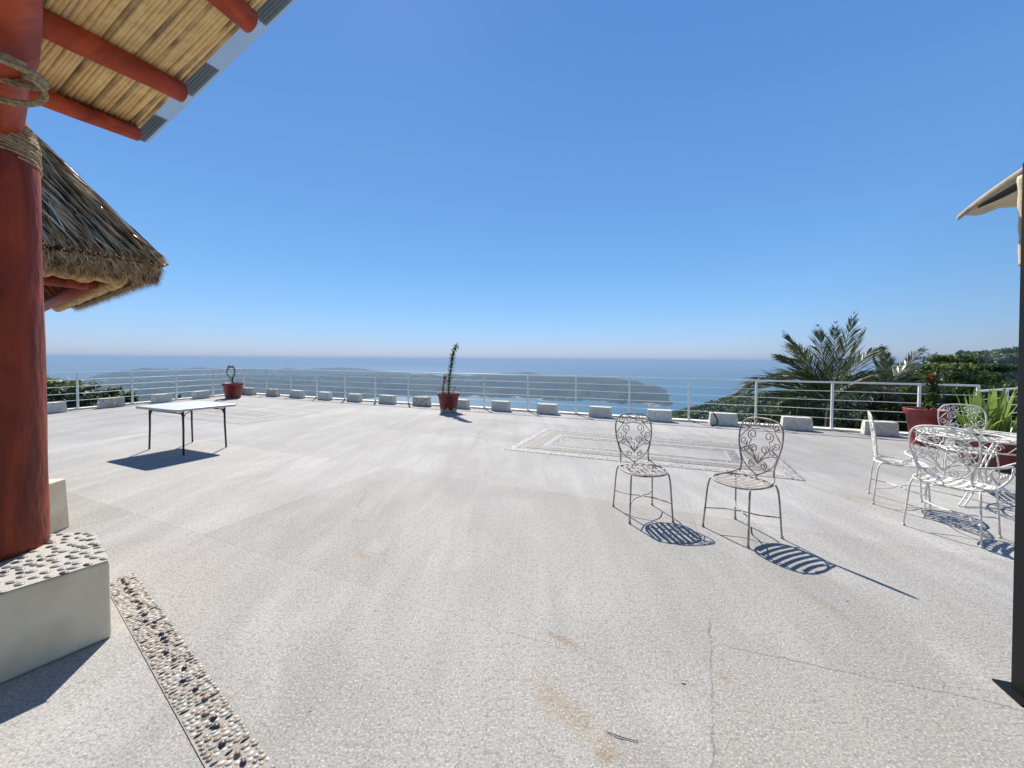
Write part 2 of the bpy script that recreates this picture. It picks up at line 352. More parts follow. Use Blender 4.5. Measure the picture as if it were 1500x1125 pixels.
# terrace slab
def terrace():
    o = MB()
    far = E1+Vector((cos(radians(24)), sin(radians(24))))*16
    pl = [ll(16, -.25), C0+(-dR+(-dL))*.25, rl(15.6, -.25), far+Vector((-.1, .25)), Vector((24, -8)), Vector((-12, -8))]
    pl = [Vector((p.x, p.y)) for p in pl]; n = len(pl)
    vs = [(p.x, p.y, 0) for p in pl]+[(p.x, p.y, -3.4) for p in pl]
    o.add(vs, [tuple(range(n))[::-1]]+[(i, (i+1) % n, (i+1) % n+n, i+n) for i in range(n)])
    return tag(o.build('terrace_floor', M['floor']), kind='structure')
terrace()
# a low white kerb the railing stands on
k_ = MB()
for p, q in ((ll(16), C0), (C0, rl(15.6)), (E1, E1+Vector((cos(radians(24)), sin(radians(24))))*8)):
    d = (q-p).normalized(); nn = Vector((-d.y, d.x)); L = (q-p).length; seg = int(L/.7)
    mt = Matrix.Translation((p.x, p.y, 0)) @ Matrix.Rotation(atan2(d.y, d.x), 4, 'Z')
    k_.box((-.0, -.09, .004), (L, .16, .045), mt)
tag(k_.build('kerb', M['block'], bevel=.006), kind='structure')

# inlays of pebbles and pale stone
IN1 = pebble_mat('inlay_pink', [(.24, .17, .14), (.29, .26, .23), (.13, .09, .07), (.30, .275, .25), (.32, .30, .28)], 26, dens=.55)
IN2 = pebble_mat('inlay_brown', [(.20, .155, .11), (.24, .20, .15), (.16, .13, .10), (.28, .24, .19)], 30, (.23, .215, .19), .6)
IN3 = pebble_mat('inlay_grey', [(.11, .11, .10), (.16, .15, .14), (.08, .08, .08), (.20, .19, .18)], 30, (.27, .265, .25), .6)
INW = mat('inlay_white', (.335, .33, .32), .7, var=.1, vscale=10, bump=.3)
def inlay(corners, bands, z0=.004):
    c = [Vector((p.x, p.y)) for p in corners]
    ctr = sum(c, Vector((0, 0)))/4
    u = ((c[1]-c[0]).normalized()+(c[2]-c[3]).normalized()).normalized(); v = Vector((-u.y, u.x))
    hu = ((c[1]-c[0]).length+(c[2]-c[3]).length)/4; hv = ((c[2]-c[1]).dot(v)+(c[3]-c[0]).dot(v))/4
    o = MB()
    ins = 0
    def rect(a): return [ctr-u*(hu-a)-v*(hv-a), ctr+u*(hu-a)-v*(hv-a), ctr+u*(hu-a)+v*(hv-a), ctr-u*(hu-a)+v*(hv-a)]
    for wd, mi in bands:
        if mi is None: ins += wd; continue
        A, B = rect(ins), rect(ins+wd); o.cur = mi
        vs = [(p.x, p.y, z0) for p in A+B]
        o.add(vs, [(i, (i+1) % 4, (i+1) % 4+4, i+4) for i in range(4)])
        ins += wd
    return o
bands = [(.035, 2), (.13, 0), (.13, None), (.22, 1), (.09, 3), (.14, 2), (.04, 3)]
o = inlay([at(723.5, 658.3), at(1169, 702), at(1132, 655), at(807, 628)], bands)
tag(o.build('floor_inlay', [IN1, IN2, IN3, INW]), kind='structure')
bands = [(.06, 2), (.2, None), (.30, None), (.17, 1), (.26, None), (.12, 2)]
o = inlay([at(221, 607.5), at(354.7, 621.3), at(474.7, 604), at(330, 592)], bands)
tag(o.build('floor_inlay', [IN1, IN2, IN3, INW]), kind='structure')

# pebble strip at the left
def strip():
    a, b = at(205, 846), at(408, 1125); c = at(300, 1125)
    d = (b-a); d.z = 0; d.normalize(); n = Vector((-d.y, d.x, 0)); wd = abs((c-a).dot(n)); n = -n if (c-a).dot(n) < 0 else n
    L = (b-a).length+1.0
    o = MB(); mt = Matrix(((d.x, n.x, 0, a.x), (d.y, n.y, 0, a.y), (0, 0, 1, 0), (0, 0, 0, 1)))
    o.cur = 5; o.add([mt @ Vector(p) for p in ((-.1, 0, .004), (L, 0, .004), (L, wd, .004), (-.1, wd, .004))], [(3, 2, 1, 0)])
    ang = atan2(d.y, d.x); rot90 = ang+pi/2
    x = -.09; rnd = random.random; row = 0; step = .0245
    while x < L:
        y = .003
        big = row % 7 == 3
        if big:   # a broken line of dark slates across
            o.cur = 4
            for yy, ln in ((wd*.2, wd*.13), (wd*.55, wd*.10), (wd*.85, wd*.11)):
                if rnd() < .8: o.pebble(mt @ Vector((x+(rnd()-.5)*.01, yy, .001)), ln*(.8+.4*rnd()), .006, .010, rot90+(rnd()-.5)*.3); o.cur = 3 if rnd() < .4 else 4
        else:
            while y < wd-.016:
                ln = .009+.010*rnd(); b_ = .0098+.0045*rnd(); ln = min(ln, (wd-y)/2-.001)
                o.cur = random.choices([0, 1, 2, 3], [3, 4.4, 2.2, 2.6])[0]
                o.pebble(mt @ Vector((x+(rnd()-.5)*.005, y+ln, .001)), ln, b_, .005+.004*rnd(), rot90+(rnd()-.5)*.6)
                y += 2*ln*.96
        x += step*(.95+.15*rnd()); row += 1
    for k in range(int(L/.05)):
        if k % 2 == 0 or rnd() < .3:
            o.cur = 4 if rnd() < .75 else 2; r_ = .012+.006*rnd()
            o.pebble(mt @ Vector((k*.05+rnd()*.02-.05, wd*.48+(rnd()-.5)*.03, .003)), r_, r_*.85, .016, rnd()*3)
    o2 = o.build('pebble_path', PB+[mat('strip_mortar', (.36, .34, .31), .9, var=.25, vscale=30, bump=.5, bscale=90)]); tag(o2, kind='structure')
    # dark edging bar
    e = MB(); e.box((-.1, -.008, .003), (L, -.001, .008), mt); 
strip()

# ================================================================ sea, land, air
H0 = -250.0
def sea_mat():
    m = bpy.data.materials.new('sea_water'); m.use_nodes = True; nt = m.node_tree; l = nt.links; b = nt.nodes['Principled BSDF']
    b.inputs['Base Color'].default_value = (.012, .10, .17, 1); b.inputs['Roughness'].default_value = .5; b.inputs['Specular IOR Level'].default_value = .18
    tc = N(nt, 'ShaderNodeTexCoord')
    t = N(nt, 'ShaderNodeTexNoise'); t.inputs['Scale'].default_value = .0011; t.inputs['Detail'].default_value = 6; l.new(tc.outputs['Object'], t.inputs[0])
    r = N(nt, 'ShaderNodeValToRGB'); r.color_ramp.elements[0].position = .35; r.color_ramp.elements[1].position = .7
    r.color_ramp.elements[0].color = (.012, .09, .17, 1); r.color_ramp.elements[1].color = (.03, .16, .24, 1); l.new(t.outputs['Fac'], r.inputs[0]); l.new(r.outputs[0], b.inputs['Base Color'])
    t2 = N(nt, 'ShaderNodeTexNoise'); t2.inputs['Scale'].default_value = .08; t2.inputs['Detail'].default_value = 6; l.new(tc.outputs['Object'], t2.inputs[0])
    bp = N(nt, 'ShaderNodeBump'); bp.inputs['Strength'].default_value = .5; bp.inputs['Distance'].default_value = 2; l.new(t2.outputs['Fac'], bp.inputs['Height']); l.new(bp.outputs[0], b.inputs['Normal'])
    return m
M['sea'] = sea_mat()
SEA_R = 19000.
o = MB(); n = 128
o.add([(0, 0, H0)]+[(SEA_R*sin(2*pi*i/n), SEA_R*cos(2*pi*i/n), H0) for i in range(n)], [(0, (i+1) % n+1, i+1) for i in range(n)])
tag(o.build('sea', M['sea']), kind='structure')

def land_mat():
    m = bpy.data.materials.new('wooded_land'); m.use_nodes = True; nt = m.node_tree; l = nt.links; b = nt.nodes['Principled BSDF']
    b.inputs['Roughness'].default_value = .9; b.inputs['Specular IOR Level'].default_value = .1
    tc = N(nt, 'ShaderNodeTexCoord')
    t = N(nt, 'ShaderNodeTexNoise'); t.inputs['Scale'].default_value = .012; t.inputs['Detail'].default_value = 9; t.inputs['Roughness'].default_value = .7; l.new(tc.outputs['Object'], t.inputs[0])
    r = N(nt, 'ShaderNodeValToRGB'); e = r.color_ramp.elements; e[0].position = .38; e[1].position = .66
    e[0].color = (.010, .022, .012, 1); e[1].color = (.040, .066, .030, 1); x = e.new(.8); x.color = (.16, .13, .09, 1)
    l.new(t.outputs['Fac'], r.inputs[0])
    # pale shore rock at the waterline
    sp = N(nt, 'ShaderNodeSeparateXYZ'); l.new(tc.outputs['Object'], sp.inputs[0])
    t3 = N(nt, 'ShaderNodeTexNoise'); t3.inputs['Scale'].default_value = .01; t3.inputs['Detail'].default_value = 4; l.new(tc.outputs['Object'], t3.inputs[0])
    ad = N(nt, 'ShaderNodeMath', operation='MULTIPLY_ADD'); l.new(t3.outputs['Fac'], ad.inputs[0]); ad.inputs[1].default_value = -26; l.new(sp.outputs[2], ad.inputs[2])
    mr = N(nt, 'ShaderNodeMapRange'); l.new(ad.outputs[0], mr.inputs[0]); mr.inputs[1].default_value = H0-12.5; mr.inputs[2].default_value = H0-9.5; mr.inputs[3].default_value = 1; mr.inputs[4].default_value = 0
    mx = N(nt, 'ShaderNodeMix', data_type='RGBA'); l.new(mr.outputs[0], mx.inputs[0]); l.new(r.outputs[0], mx.inputs[6]); mx.inputs[7].default_value = (.34, .31, .26, 1)
    l.new(mx.outputs[2], b.inputs['Base Color'])
    t2 = N(nt, 'ShaderNodeTexNoise'); t2.inputs['Scale'].default_value = .05; t2.inputs['Detail'].default_value = 8; l.new(tc.outputs['Object'], t2.inputs[0])
    bp = N(nt, 'ShaderNodeBump'); bp.inputs['Strength'].default_value = 1; bp.inputs['Distance'].default_value = 14; l.new(t2.outputs['Fac'], bp.inputs['Height']); l.new(bp.outputs[0], b.inputs['Normal'])
    return m
M['land'] = land_mat()
def aze(X, Y):                      # photo pixel -> azimuth and slope of the ray
    r = ray(X, Y); return atan2(r.x, r.y), r.z/hypot(r.x, r.y)
# ridges seen from the terrace: (x, y of the crest in the photo, distance), then how fast they fall to front and back
RID = [
 ([(-200, 566, 3600), (60, 562, 3700), (90, 560, 3800), (120, 556, 4000), (155, 549, 4300), (184, 543, 4600), (210, 540, 4800), (260, 541, 5000), (293, 538.5, 5100), (310, 540, 5100), (344, 539.5, 5200), (387, 541.5, 5300), (404, 542.5, 5500), (421, 538.5, 5700), (440, 541.5, 5700), (464, 539.5, 5800), (493, 538, 5800), (520, 539.5, 5800), (560, 543.5, 5800), (584, 545.5, 5800), (620, 552, 5900), (650, 560, 5900)], 1500, 900, 9),
 ([(40, 590, 2500), (100, 577, 2600), (150, 568, 2700), (180, 562, 2800), (260, 556, 2900), (330, 551.5, 3100), (450, 550.5, 3200), (602, 549.5, 3300), (618, 551.5, 3300), (650, 550.5, 3300), (706, 550.5, 3250), (745, 549.5, 3250), (785, 549.5, 3200), (830, 552, 3150), (865, 553, 3100), (889, 555.5, 3050), (920, 558, 2980), (937, 561, 2920), (953, 568, 2870), (971, 576, 2830), (982, 583, 2820), (1000, 592, 2810)], 620, 700, 12),
 ([(690, 556, 4800), (708, 551.5, 4800), (741, 547, 4800), (776, 545, 4800), (792, 548, 4800), (812, 551.5, 4800), (840, 557, 4800)], 500, 500, 8),
 ([(960, 640, 320), (985, 612, 330), (1010, 603, 340), (1050, 594, 360), (1110, 582, 380), (1200, 570, 400), (1330, 556, 420), (1500, 545, 450), (1900, 530, 500)], 130, 200, 4),
 ([(1200, 600, 500), (1330, 548, 520), (1400, 530, 540), (1440, 521, 560), (1465, 517, 570), (1490, 514, 580), (1560, 510, 590), (1800, 508, 590)], 260, 400, 8),
 ([(-700, 600, 90), (-300, 575, 80), (60, 574, 70), (130, 582, 64), (180, 593, 58), (215, 612, 56), (240, 660, 52)], 26, 30, 1.2),
]
RIDP = []
for pts, wf, wb, nz in RID:
    q = []
    for x, y, d in pts:
        a, s = aze(x, y); q.append((a, d, EYE+s*d))
    RIDP.append((q, wf, wb, nz))
def inter(q, a):
    if a < q[0][0] or a > q[-1][0]: return None
    for i in range(len(q)-1):
        if a <= q[i+1][0]:
            t = (a-q[i][0])/(q[i+1][0]-q[i][0]); return q[i][1]*(1-t)+q[i+1][1]*t, q[i][2]*(1-t)+q[i+1][2]*t
def fbm(x, y, s, o=5):
    return noise.fractal(Vector((x/s, y/s, 3.3)), 1.0, 2.1, o)
def height(a, r):
    x, y = r*sin(a), r*cos(a)
    base = -4.0-.27*max(0, r-16)-.00000*r
    if r > 700: base = min(base, -285.)
    base = max(base, -290.) + fbm(x, y, 60)*min(6, max(0, r-30)*.05)
    z = base
    for q, wf, wb, nz in RIDP:
        v = inter(q, a)
        if not v: continue
        d, zc = v; wd = wf if r < d else wb
        u = abs(r-d)/wd
        if u > 1.6: continue
        sh = (1-min(1, u/1.45))**1.0*(1+.0) if u < 1.45 else 0
        sh = sh*(1+.35*sin(pi*min(1, u/1.45)))
        bb = min(base, -285.) if d > 900 else base
        zz = bb+(zc-bb)*min(1, sh)
        zz += fbm(x+77, y, wd*.28, 6)*nz*(1.5+2.2*min(1, u*1.2))*(.35+.65*min(1, u*3))
        z = max(z, zz)
    return z
def terrain():
    o = MB(); A0, A1, NA = radians(-75), radians(75), 760
    rs = [6.0]
    while rs[-1] < 7000: rs.append(rs[-1]*1.026+.12)
    vs = []
    for r in rs:
        for i in range(NA+1):
            a = A0+(A1-A0)*i/NA
            vs.append((r*sin(a), r*cos(a), height(a, r)))
    W = NA+1
    o.add(vs, [(j*W+i, j*W+i+1, (j+1)*W+i+1, (j+1)*W+i) for j in range(len(rs)-1) for i in range(NA)], True)
    ob = o.build('hills', M['land'])
    # only what rises over the sea floor near the water is kept
    bm = bmesh.new(); bm.from_mesh(ob.data)
    bmesh.ops.delete(bm, geom=[f for f in bm.faces if max(v.co.z for v in f.verts) < H0-4], context='FACES')
    bm.to_mesh(ob.data); bm.free()
    return tag(ob, kind='structure')
terrain()
# woods on the near slopes, one mass
def woods():
    o = MB(); rnd = random.Random(5); n = 0
    while n < 5200:
        X = rnd.uniform(975, 1530); k = rnd.random()
        a = aze(X, 530)[0]; 
        if k < .55:
            v = inter(RIDP[3][0], a)
            if not v: continue
            r = v[0]+rnd.uniform(-110, 25)
        else:
            v = inter(RIDP[4][0], a)
            if not v: continue
            r = v[0]+rnd.uniform(-130, 25)
        z = height(a, r); c = Vector((r*sin(a), r*cos(a), z)); R_ = rnd.uniform(1.6, 3.6); o.cur = 0 if rnd.random() < .7 else 1
        for _ in range(26):
            d = Vector((rnd.gauss(0, 1), rnd.gauss(0, 1), rnd.gauss(0, 1))).normalized(); d.z = abs(d.z)*.9
            p = c+d*R_*rnd.uniform(.7, 1.1); u = d.orthogonal().normalized(); w_ = d.cross(u); sz = R_*rnd.uniform(.18, .36)
            u = (u+d*rnd.uniform(-.8, .8))*sz; w_ = (w_+d*rnd.uniform(-.8, .8))*sz
            o.add([p-u, p-w_, p+u, p+w_], [(0, 1, 2, 3)], False)
        n += 1
    tag(o.build('woodland', [M['leafd'], M['leaf']]), 'dark dense woodland covering the near slopes', 'woodland', kind='stuff')
woods()
# haze: one closed volume round the camera and all the land and water
hz = MB(); hz.box((-19500, -19500, -295), (19500, 19500, 26))
hm = bpy.data.materials.new('haze_air'); hm.use_nodes = True; nt = hm.node_tree; nt.nodes.clear()
vp = nt.nodes.new('ShaderNodeVolumePrincipled'); vo = nt.nodes.new('ShaderNodeOutputMaterial')
vp.inputs['Color'].default_value = (.36, .53, .74, 1); vp.inputs['Density'].default_value = .00019; vp.inputs['Anisotropy'].default_value = .1
nt.links.new(vp.outputs[0], vo.inputs['Volume'])
tag(hz.build('haze', hm), kind='stuff', label='pale sea haze over the bay and hills', cat='haze')
# ================================================================ THINGS
# ---------------- railing
def railing():
    r = tag(empty('railing', (C0.x, C0.y, 0)), 'white metal railing with posts and thin horizontal rails round the terrace edge', 'railing')
    def P(p, z): return Vector((p.x-C0.x, p.y-C0.y, z))
    d3 = Vector((cos(radians(24)), sin(radians(24))))
    ZT = 1.10
    for p in [rl(k) for k in range(16)]+[E1]+[ll(k) for k in range(1, 8)]:
        o = MB(); o.box((-.022, -.022, .045), (.022, .022, ZT-.02), Matrix.Translation(P(p, 0)) @ Matrix.Rotation(AR, 4, 'Z'))
        o.box((-.045, -.045, .045), (.045, .045, .053), Matrix.Translation(P(p, 0)) @ Matrix.Rotation(AR, 4, 'Z'))
        o.build('post', M['rail'], r, bevel=.003)
    for k in range(1, 6):
        o = MB(); p = E1+d3*1.5*k; o.box((-.022, -.022, .045), (.022, .022, .97), Matrix.Translation(P(p, 0)) @ Matrix.Rotation(radians(24), 4, 'Z')); o.build('post', M['rail'], r, bevel=.003)
    for a, b, z in ((ll(8), C0, ZT), (C0, E1, ZT), (E1, E1+d3*8, .99)):
        o = MB(); d = b-a; L = d.length
        o.box((-.02, -.025, z-.035), (L+.02, .025, z), Matrix.Translation(P(a, 0)) @ Matrix.Rotation(atan2(d.y, d.x), 4, 'Z')); o.build('top_rail', M['rail'], r, bevel=.004)
        for i in range(4):
            zz = (.275, .48, .685, .885)[i]*z/ZT; o = MB(); n = int(L/.7)
            o.tube([P(a+(b-a)*j/n, zz+.004*sin(j*2.1+i)) for j in range(n+1)], .0075, 6); o.build('rail', M['rail'], r)
railing()
# ---------------- masonry blocks, one in each bay
ordn = ['first', 'second', 'third', 'fourth', 'fifth', 'sixth', 'seventh', 'eighth', 'ninth', 'tenth', 'eleventh', 'twelfth', 'thirteenth', 'fourteenth', 'fifteenth']
BM = [M['block'], mat('masonry_block_stained', (.76, .71, .58), .9, col2=(.36, .32, .25), vscale=5, bump=.6, bscale=40, distort=2), mat('masonry_block_pale', (.85, .82, .72), .85, col2=(.66, .62, .52), vscale=11, bump=.5, bscale=30)]
def block(p, ang, label, i):
    rnd = random.Random(i); o = MB(); L = .30+rnd.uniform(-.02, .03)
    o.box((-L, -.11, .0), (L, .11, .285+rnd.uniform(-.012, .012)), taper=.018)
    o.box((-L+.03, -.125, -.0005), (L-.03, .125, .02)) if False else None
    d_ = Vector((cos(ang), sin(ang)))*rnd.uniform(-.05, .05)
    b = o.build('masonry_block', BM[rnd.choice((0, 0, 1, 2))], None, (p.x+d_.x, p.y+d_.y, .003), bevel=.012); b.rotation_euler = (0, rnd.uniform(-.008, .008), ang+rnd.uniform(-.06, .06))
    # chipped, uneven faces
    bm = bmesh.new(); bm.from_mesh(b.data); bmesh.ops.subdivide_edges(bm, edges=bm.edges[:], cuts=5, use_grid_fill=True)
    for v in bm.verts:
        nz_ = noise.noise(Vector((v.co.x*9+i*3.1, v.co.y*9, v.co.z*9)))
        edge_ = (abs(v.co.x) > L-.03)+(abs(v.co.y) > .09)+(v.co.z > .25)
        v.co *= 1-.018*max(0, nz_)*(1+edge_)
        v.co.z = max(v.co.z, 0)
    bm.to_mesh(b.data); bm.free()
    return tag(b, label, 'block', 'white masonry blocks along the railing')
for k in range(15):
    block(rl(k+.5, .24), AR, 'white masonry block at the foot of the long railing, %s right of the corner pot' % ordn[k], k)
for k in range(5):
    block(ll(k+.5, .24), atan2(dL.y, dL.x), 'white masonry block at the foot of the left railing, %s left of the corner pot' % ordn[k], 30+k)
p = at(1052, 603, .28); q = at(1064, 622, .06)
o = MB(); b0 = rl(12.36, .24); n_ = Vector((dR.y, -dR.x))
pts = [Vector((b0.x, b0.y, .30))-Vector((n_.x, n_.y, 0))*.05, Vector((b0.x, b0.y, .305))+Vector((n_.x, n_.y, 0))*.09, Vector((b0.x+.04, b0.y, .24))+Vector((n_.x, n_.y, 0))*.135, Vector((b0.x+.10, b0.y, .12))+Vector((n_.x, n_.y, 0))*.15, Vector((b0.x+.07, b0.y, .02))+Vector((n_.x, n_.y, 0))*.17, Vector((b0.x-.05, b0.y, .012))+Vector((n_.x, n_.y, 0))*.3]
o.tube(cat(pts, 6), .012, 8); tw = MB(); tw.tube([at(889, 1073)+Vector((0, 0, .004)), at(905, 1080)+Vector((0, 0, .006)), at(920, 1084)+Vector((0, 0, .004)), at(935, 1087)+Vector((0, 0, .004))], [.0016, .002, .0016, .001], 5)
tag(tw.build('twig', M['bark']), 'thin dry twig lying on the near floor', 'twig')
tag(o.build('hose', M['hose']), 'short black hose hanging over a white block', 'hose')

# ---------------- folding table
def table():
    lg = [at(200, 672), at(264.5, 679), at(337.5, 663.5), at(294, 655)]
    c = sum(lg, Vector())/4
    # a rectangular top fitted round its four legs
    tp = [at(189.9, 597, .73), at(254.7, 602, .73), at(351.5, 593, .73)]
    u = (tp[2]-tp[1]); u.z = 0; L = u.length; u.normalize(); v = Vector((-u.y, u.x, 0)); wd = abs((tp[0]-tp[1]).dot(v))
    a1_ = atan2(u.y, u.x); e_ = tp[0]-tp[1]; a2_ = atan2(e_.y, e_.x)-pi/2; am = a1_*.45+a2_*.55; u = Vector((cos(am), sin(am), 0)); v = Vector((-u.y, u.x, 0)); wd = 1.14; cc = tp[1]+u*L/2+v*wd/2; cc.z = 0
    r = tag(empty('folding_table', cc, atan2(u.y, u.x)), 'long white plastic folding table with dark metal legs on the open terrace', 'table')
    o = MB(); hl, hw = L/2, wd/2; rr = .05; prof = []
    for sx, sy, a0 in ((1, 1, 0), (-1, 1, 90), (-1, -1, 180), (1, -1, 270)):
        for k in range(6): a = radians(a0+k*18); prof.append((sx*(hl-rr)+rr*cos(a), sy*(hw-rr)+rr*sin(a)))
    n = len(prof)
    vs = [(x, y, z) for z in (.705, .74) for x, y in prof]+[(x*.985, y*.975, .745) for x, y in prof]
    o.add(vs, [tuple(range(n))[::-1], tuple(range(2*n, 3*n))]+[(j*n+i, j*n+(i+1) % n, (j+1)*n+(i+1) % n, (j+1)*n+i) for j in (0, 1) for i in range(n)], False)
    o.build('tabletop', M['tabtop'], r, bevel=.003)
    for sx in (-1, 1):
        for sy in (-1, 1):
            o = MB(); x, y = sx*(hl-.16), sy*(hw-.09)
            o.tube([(x, y, .70), (x, y+sy*.005, .4), (x+sx*.01, y+sy*.015, .004)], [.016, .015, .014], 8)
            lgo = o.build('leg', M['legm'], r)
            b = MB(); b.tube([(x-sx*.13, y, .70), (x-sx*.04, y, .66), (x, y, .58)], .007, 6); b.tube([(x, y-sy*.10, .70), (x, y, .60)], .006, 6); b.build('brace', M['legm'], lgo)
        o = MB(); o.tube([(sx*(hl-.16), -hw+.09, .66), (sx*(hl-.16), hw-.09, .66)], .010, 6); o.build('crossbar', M['legm'], r)
table()

# ---------------- wrought iron chairs
def spiral(cx, cy, r, a0, turns=1.35, sgn=1, n=22, rend=.28):
    return [(cx+r*(1-(1-rend)*t)*cos(a0+sgn*2*pi*turns*t), cy+r*(1-(1-rend)*t)*sin(a0+sgn*2*pi*turns*t)) for t in [i/n for i in range(n+1)]]
def make_chair(name, mt, label, catg, group, arms=False, bw=1.0):
    """origin on the ground under the seat; the front faces -Y"""
    r = tag(empty(name), label, catg, group)
    SH = .45
    # seat
    o = MB(); n = 28; ring = []
    for i in range(n):
        a = 2*pi*i/n; sx = abs(cos(a))**.75*(1 if cos(a) > 0 else -1); sy = abs(sin(a))**.75*(1 if sin(a) > 0 else -1)
        ring.append((.215*bw*sx, .205*sy-.01, SH+.006*cos(2*a)))
    o.tube(ring, .0085, 6, closed=True)
    seat = o.build('seat_frame', mt, r)
    o = MB()
    for k in range(-3, 4):
        x = k*.056*bw; yy = .205*sqrt(max(.05, 1-(abs(x)/(.215*bw))**2.2))-.004
        pts = [(x, -yy-.008+j*2*yy/8, SH+.003-.016*sin(pi*j/8)) for j in range(9)]
        hw = .0155
        vs = []
        for p in pts: vs += [(p[0]-hw, p[1], p[2]), (p[0]+hw, p[1], p[2]), (p[0]+hw, p[1], p[2]-.003), (p[0]-hw, p[1], p[2]-.003)]
        fs = []
        for j in range(8):
            for q in range(4): fs.append((j*4+q, j*4+(q+1) % 4, (j+1)*4+(q+1) % 4, (j+1)*4+q))
        o.add(vs, fs, False)
    o.build('seat', mt, r)
    # legs and stretchers
    ft = {}
    for sx in (-1, 1):
        for sy in (-1, 1):
            o = MB(); top = Vector((sx*.185*bw, sy*.16-.005, SH)); k = Vector((sx*.195*bw, sy*.185, SH-.03)); f = Vector((sx*.215*bw, sy*.215, .006)); ft[sx, sy] = (top, f)
            o.tube(bez(top, k, k.lerp(f, .25), 5)+[k.lerp(f, .6), f], .0078, 6)
            o.tube([f-Vector((0, 0, .006)), f+Vector((0, 0, .012))], .012, 6)
            o.build('leg', mt, r)
    def on(sx, sy, z): t, f = ft[sx, sy]; return f.lerp(Vector((sx*.195*bw, sy*.185, SH-.03)), z/(SH-.03))
    for sx in (-1, 1):
        o = MB(); a, b = on(sx, -1, .17), on(sx, 1, .17); m_ = Vector((sx*.006, 0, .185))
        o.tube(cat([a, a.lerp(m_, .5)+Vector((0, .035, 0)), m_, b.lerp(m_, .5)-Vector((0, .035, 0)), b], 6), .0058, 6); o.build('stretcher', mt, r)
    # back: drawn as (across, up), laid on a reclined curved plane
    def B(u, v): return Vector((u*bw, .185+.045*v/.5+.10*max(0, v-.1)*v-.06*u*u*4*.5, SH+v))
    def T(o, pts, rad=.0048): o.tube([B(u, v) for u, v in pts], rad, 5)
    o = MB()
    half = [(.155, .03), (.150, .08), (.152, .13), (.172, .21), (.192, .30), (.196, .39), (.182, .46), (.145, .505), (.08, .525), (0, .53)]
    full = [(-u, v) for u, v in half]+[(u, v) for u, v in half[::-1][1:]]
    c = [(p.x, p.y) for p in cat([(u, v, 0) for u, v in full], 4)]
    pts = [B(u, v) for u, v in c]
    sw = lambda s: cat([Vector((s*.205*bw, -.07, SH)), Vector((s*.207*bw, .02, SH+.008)), Vector((s*.19*bw, .12, SH+.02)), B(s*.155, .05)], 5)[:-1]
    o.tube(sw(-1)+pts+sw(1)[::-1], .0078, 6)
    o.build('back_frame', mt, r)
    o = MB()
    up = [(-.17, .455), (-.12, .435), (-.06, .428), (0, .445), (.06, .428), (.12, .435), (.17, .455)]
    T(o, [(p.x, p.y) for p in cat([(u, v, 0) for u, v in up], 4)])
    for s in (-1, 1):
        T(o, spiral(s*.128, .470, .036, pi/2 if s > 0 else pi/2, 1.4, s)); T(o, spiral(s*.045, .482, .038, pi/2, 1.4, -s))
        T(o, [(s*.190, .33), (s*.15, .385), (s*.10, .445)])
        T(o, spiral(s*.075, .378, .046, pi*1.5, 1.4, s)); T(o, [(s*.075, .332), (s*.098, .29), (s*.075, .24), (s*.03, .19), (0, .13)])
        T(o, spiral(s*.148, .312, .036, 0 if s < 0 else pi, 1.3, s)); T(o, [(s*.115, .305), (s*.12, .27), (s*.155, .235), (s*.165, .22)])
        T(o, spiral(s*.050, .258, .036, 0 if s > 0 else pi, 1.3, s)); T(o, spiral(s*.120, .248, .028, pi/2, 1.2, s))
        T(o, [(p.x, p.y) for p in cat([(s*.168, .245, 0), (s*.162, .19, 0), (s*.125, .12, 0), (s*.06, .065, 0), (0, .03, 0)], 4)], .006)
        T(o, [(p.x, p.y) for p in cat([(0, .13, 0), (s*.05, .185, 0), (s*.115, .215, 0), (s*.155, .215, 0)], 4)])
        T(o, [(p.x, p.y) for p in cat([(0, .13, 0), (s*.03, .18, 0), (s*.055, .225, 0), (s*.052, .236, 0)], 4)])
        T(o, spiral(s*.052, .118, .034, pi/2, 1.3, -s)); 
    T(o, [(0, .0), (0, .035)], .006); T(o, [(0, .13), (0, .235)])
    o.build('scrollwork', mt, r)
    if arms:
        for s in (-1, 1):
            o = MB(); a = B(s*.165, .20)
            o.tube(cat([a, Vector((s*.255*bw, .10, SH+.215)), Vector((s*.285*bw, -.06, SH+.215)), Vector((s*.275*bw, -.17, SH+.19)), Vector((s*.27*bw, -.19, SH+.14)), Vector((s*.255*bw, -.15, SH+.07)), Vector((s*.215*bw, -.12, SH))], 6), .0095, 7)
            o.tube([Vector((s*.275*bw, -.165+.03*cos(t*1.1), SH+.155+.03*sin(t*1.1))) for t in range(7)], .005, 5)
            for q in range(3):
                o.tube([Vector((s*.268*bw, -.06+q*.07+.028*(1-k/24)*cos(k*.5), SH+.12+.034*(1-k/24)*sin(k*.5))) for k in range(20)], .0045, 5)
            o.build('armrest', mt, r)
    return r
def put(o, x, y, face, s=1): o.location = (x, y, .002); o.rotation_euler.z = face; o.scale = (s, s, s)
def facing(dx, dy): return atan2(dy, dx)+pi/2
GS = 'wrought iron scroll back side chairs'
c1 = [at(907.7, 742), at(913, 766), at(981, 768), at(965, 744.5)]; m1 = sum(c1, Vector())/4
ch1 = make_chair('garden_chair', M['iron_shade'], 'shade-toned brownish wrought iron chair standing alone nearest the middle, facing us', 'chair', GS)
put(ch1, m1.x, m1.y+.03, facing(.10, -1))
c2 = [at(1030, 776), at(1095, 797), at(1144, 787), at(1077, 762)]; m2 = sum(c2, Vector())/4
ch2 = copy_tree(ch1); ch2['label'] = 'shade-toned brownish wrought iron chair turned left, its long thin shadow pointing right'
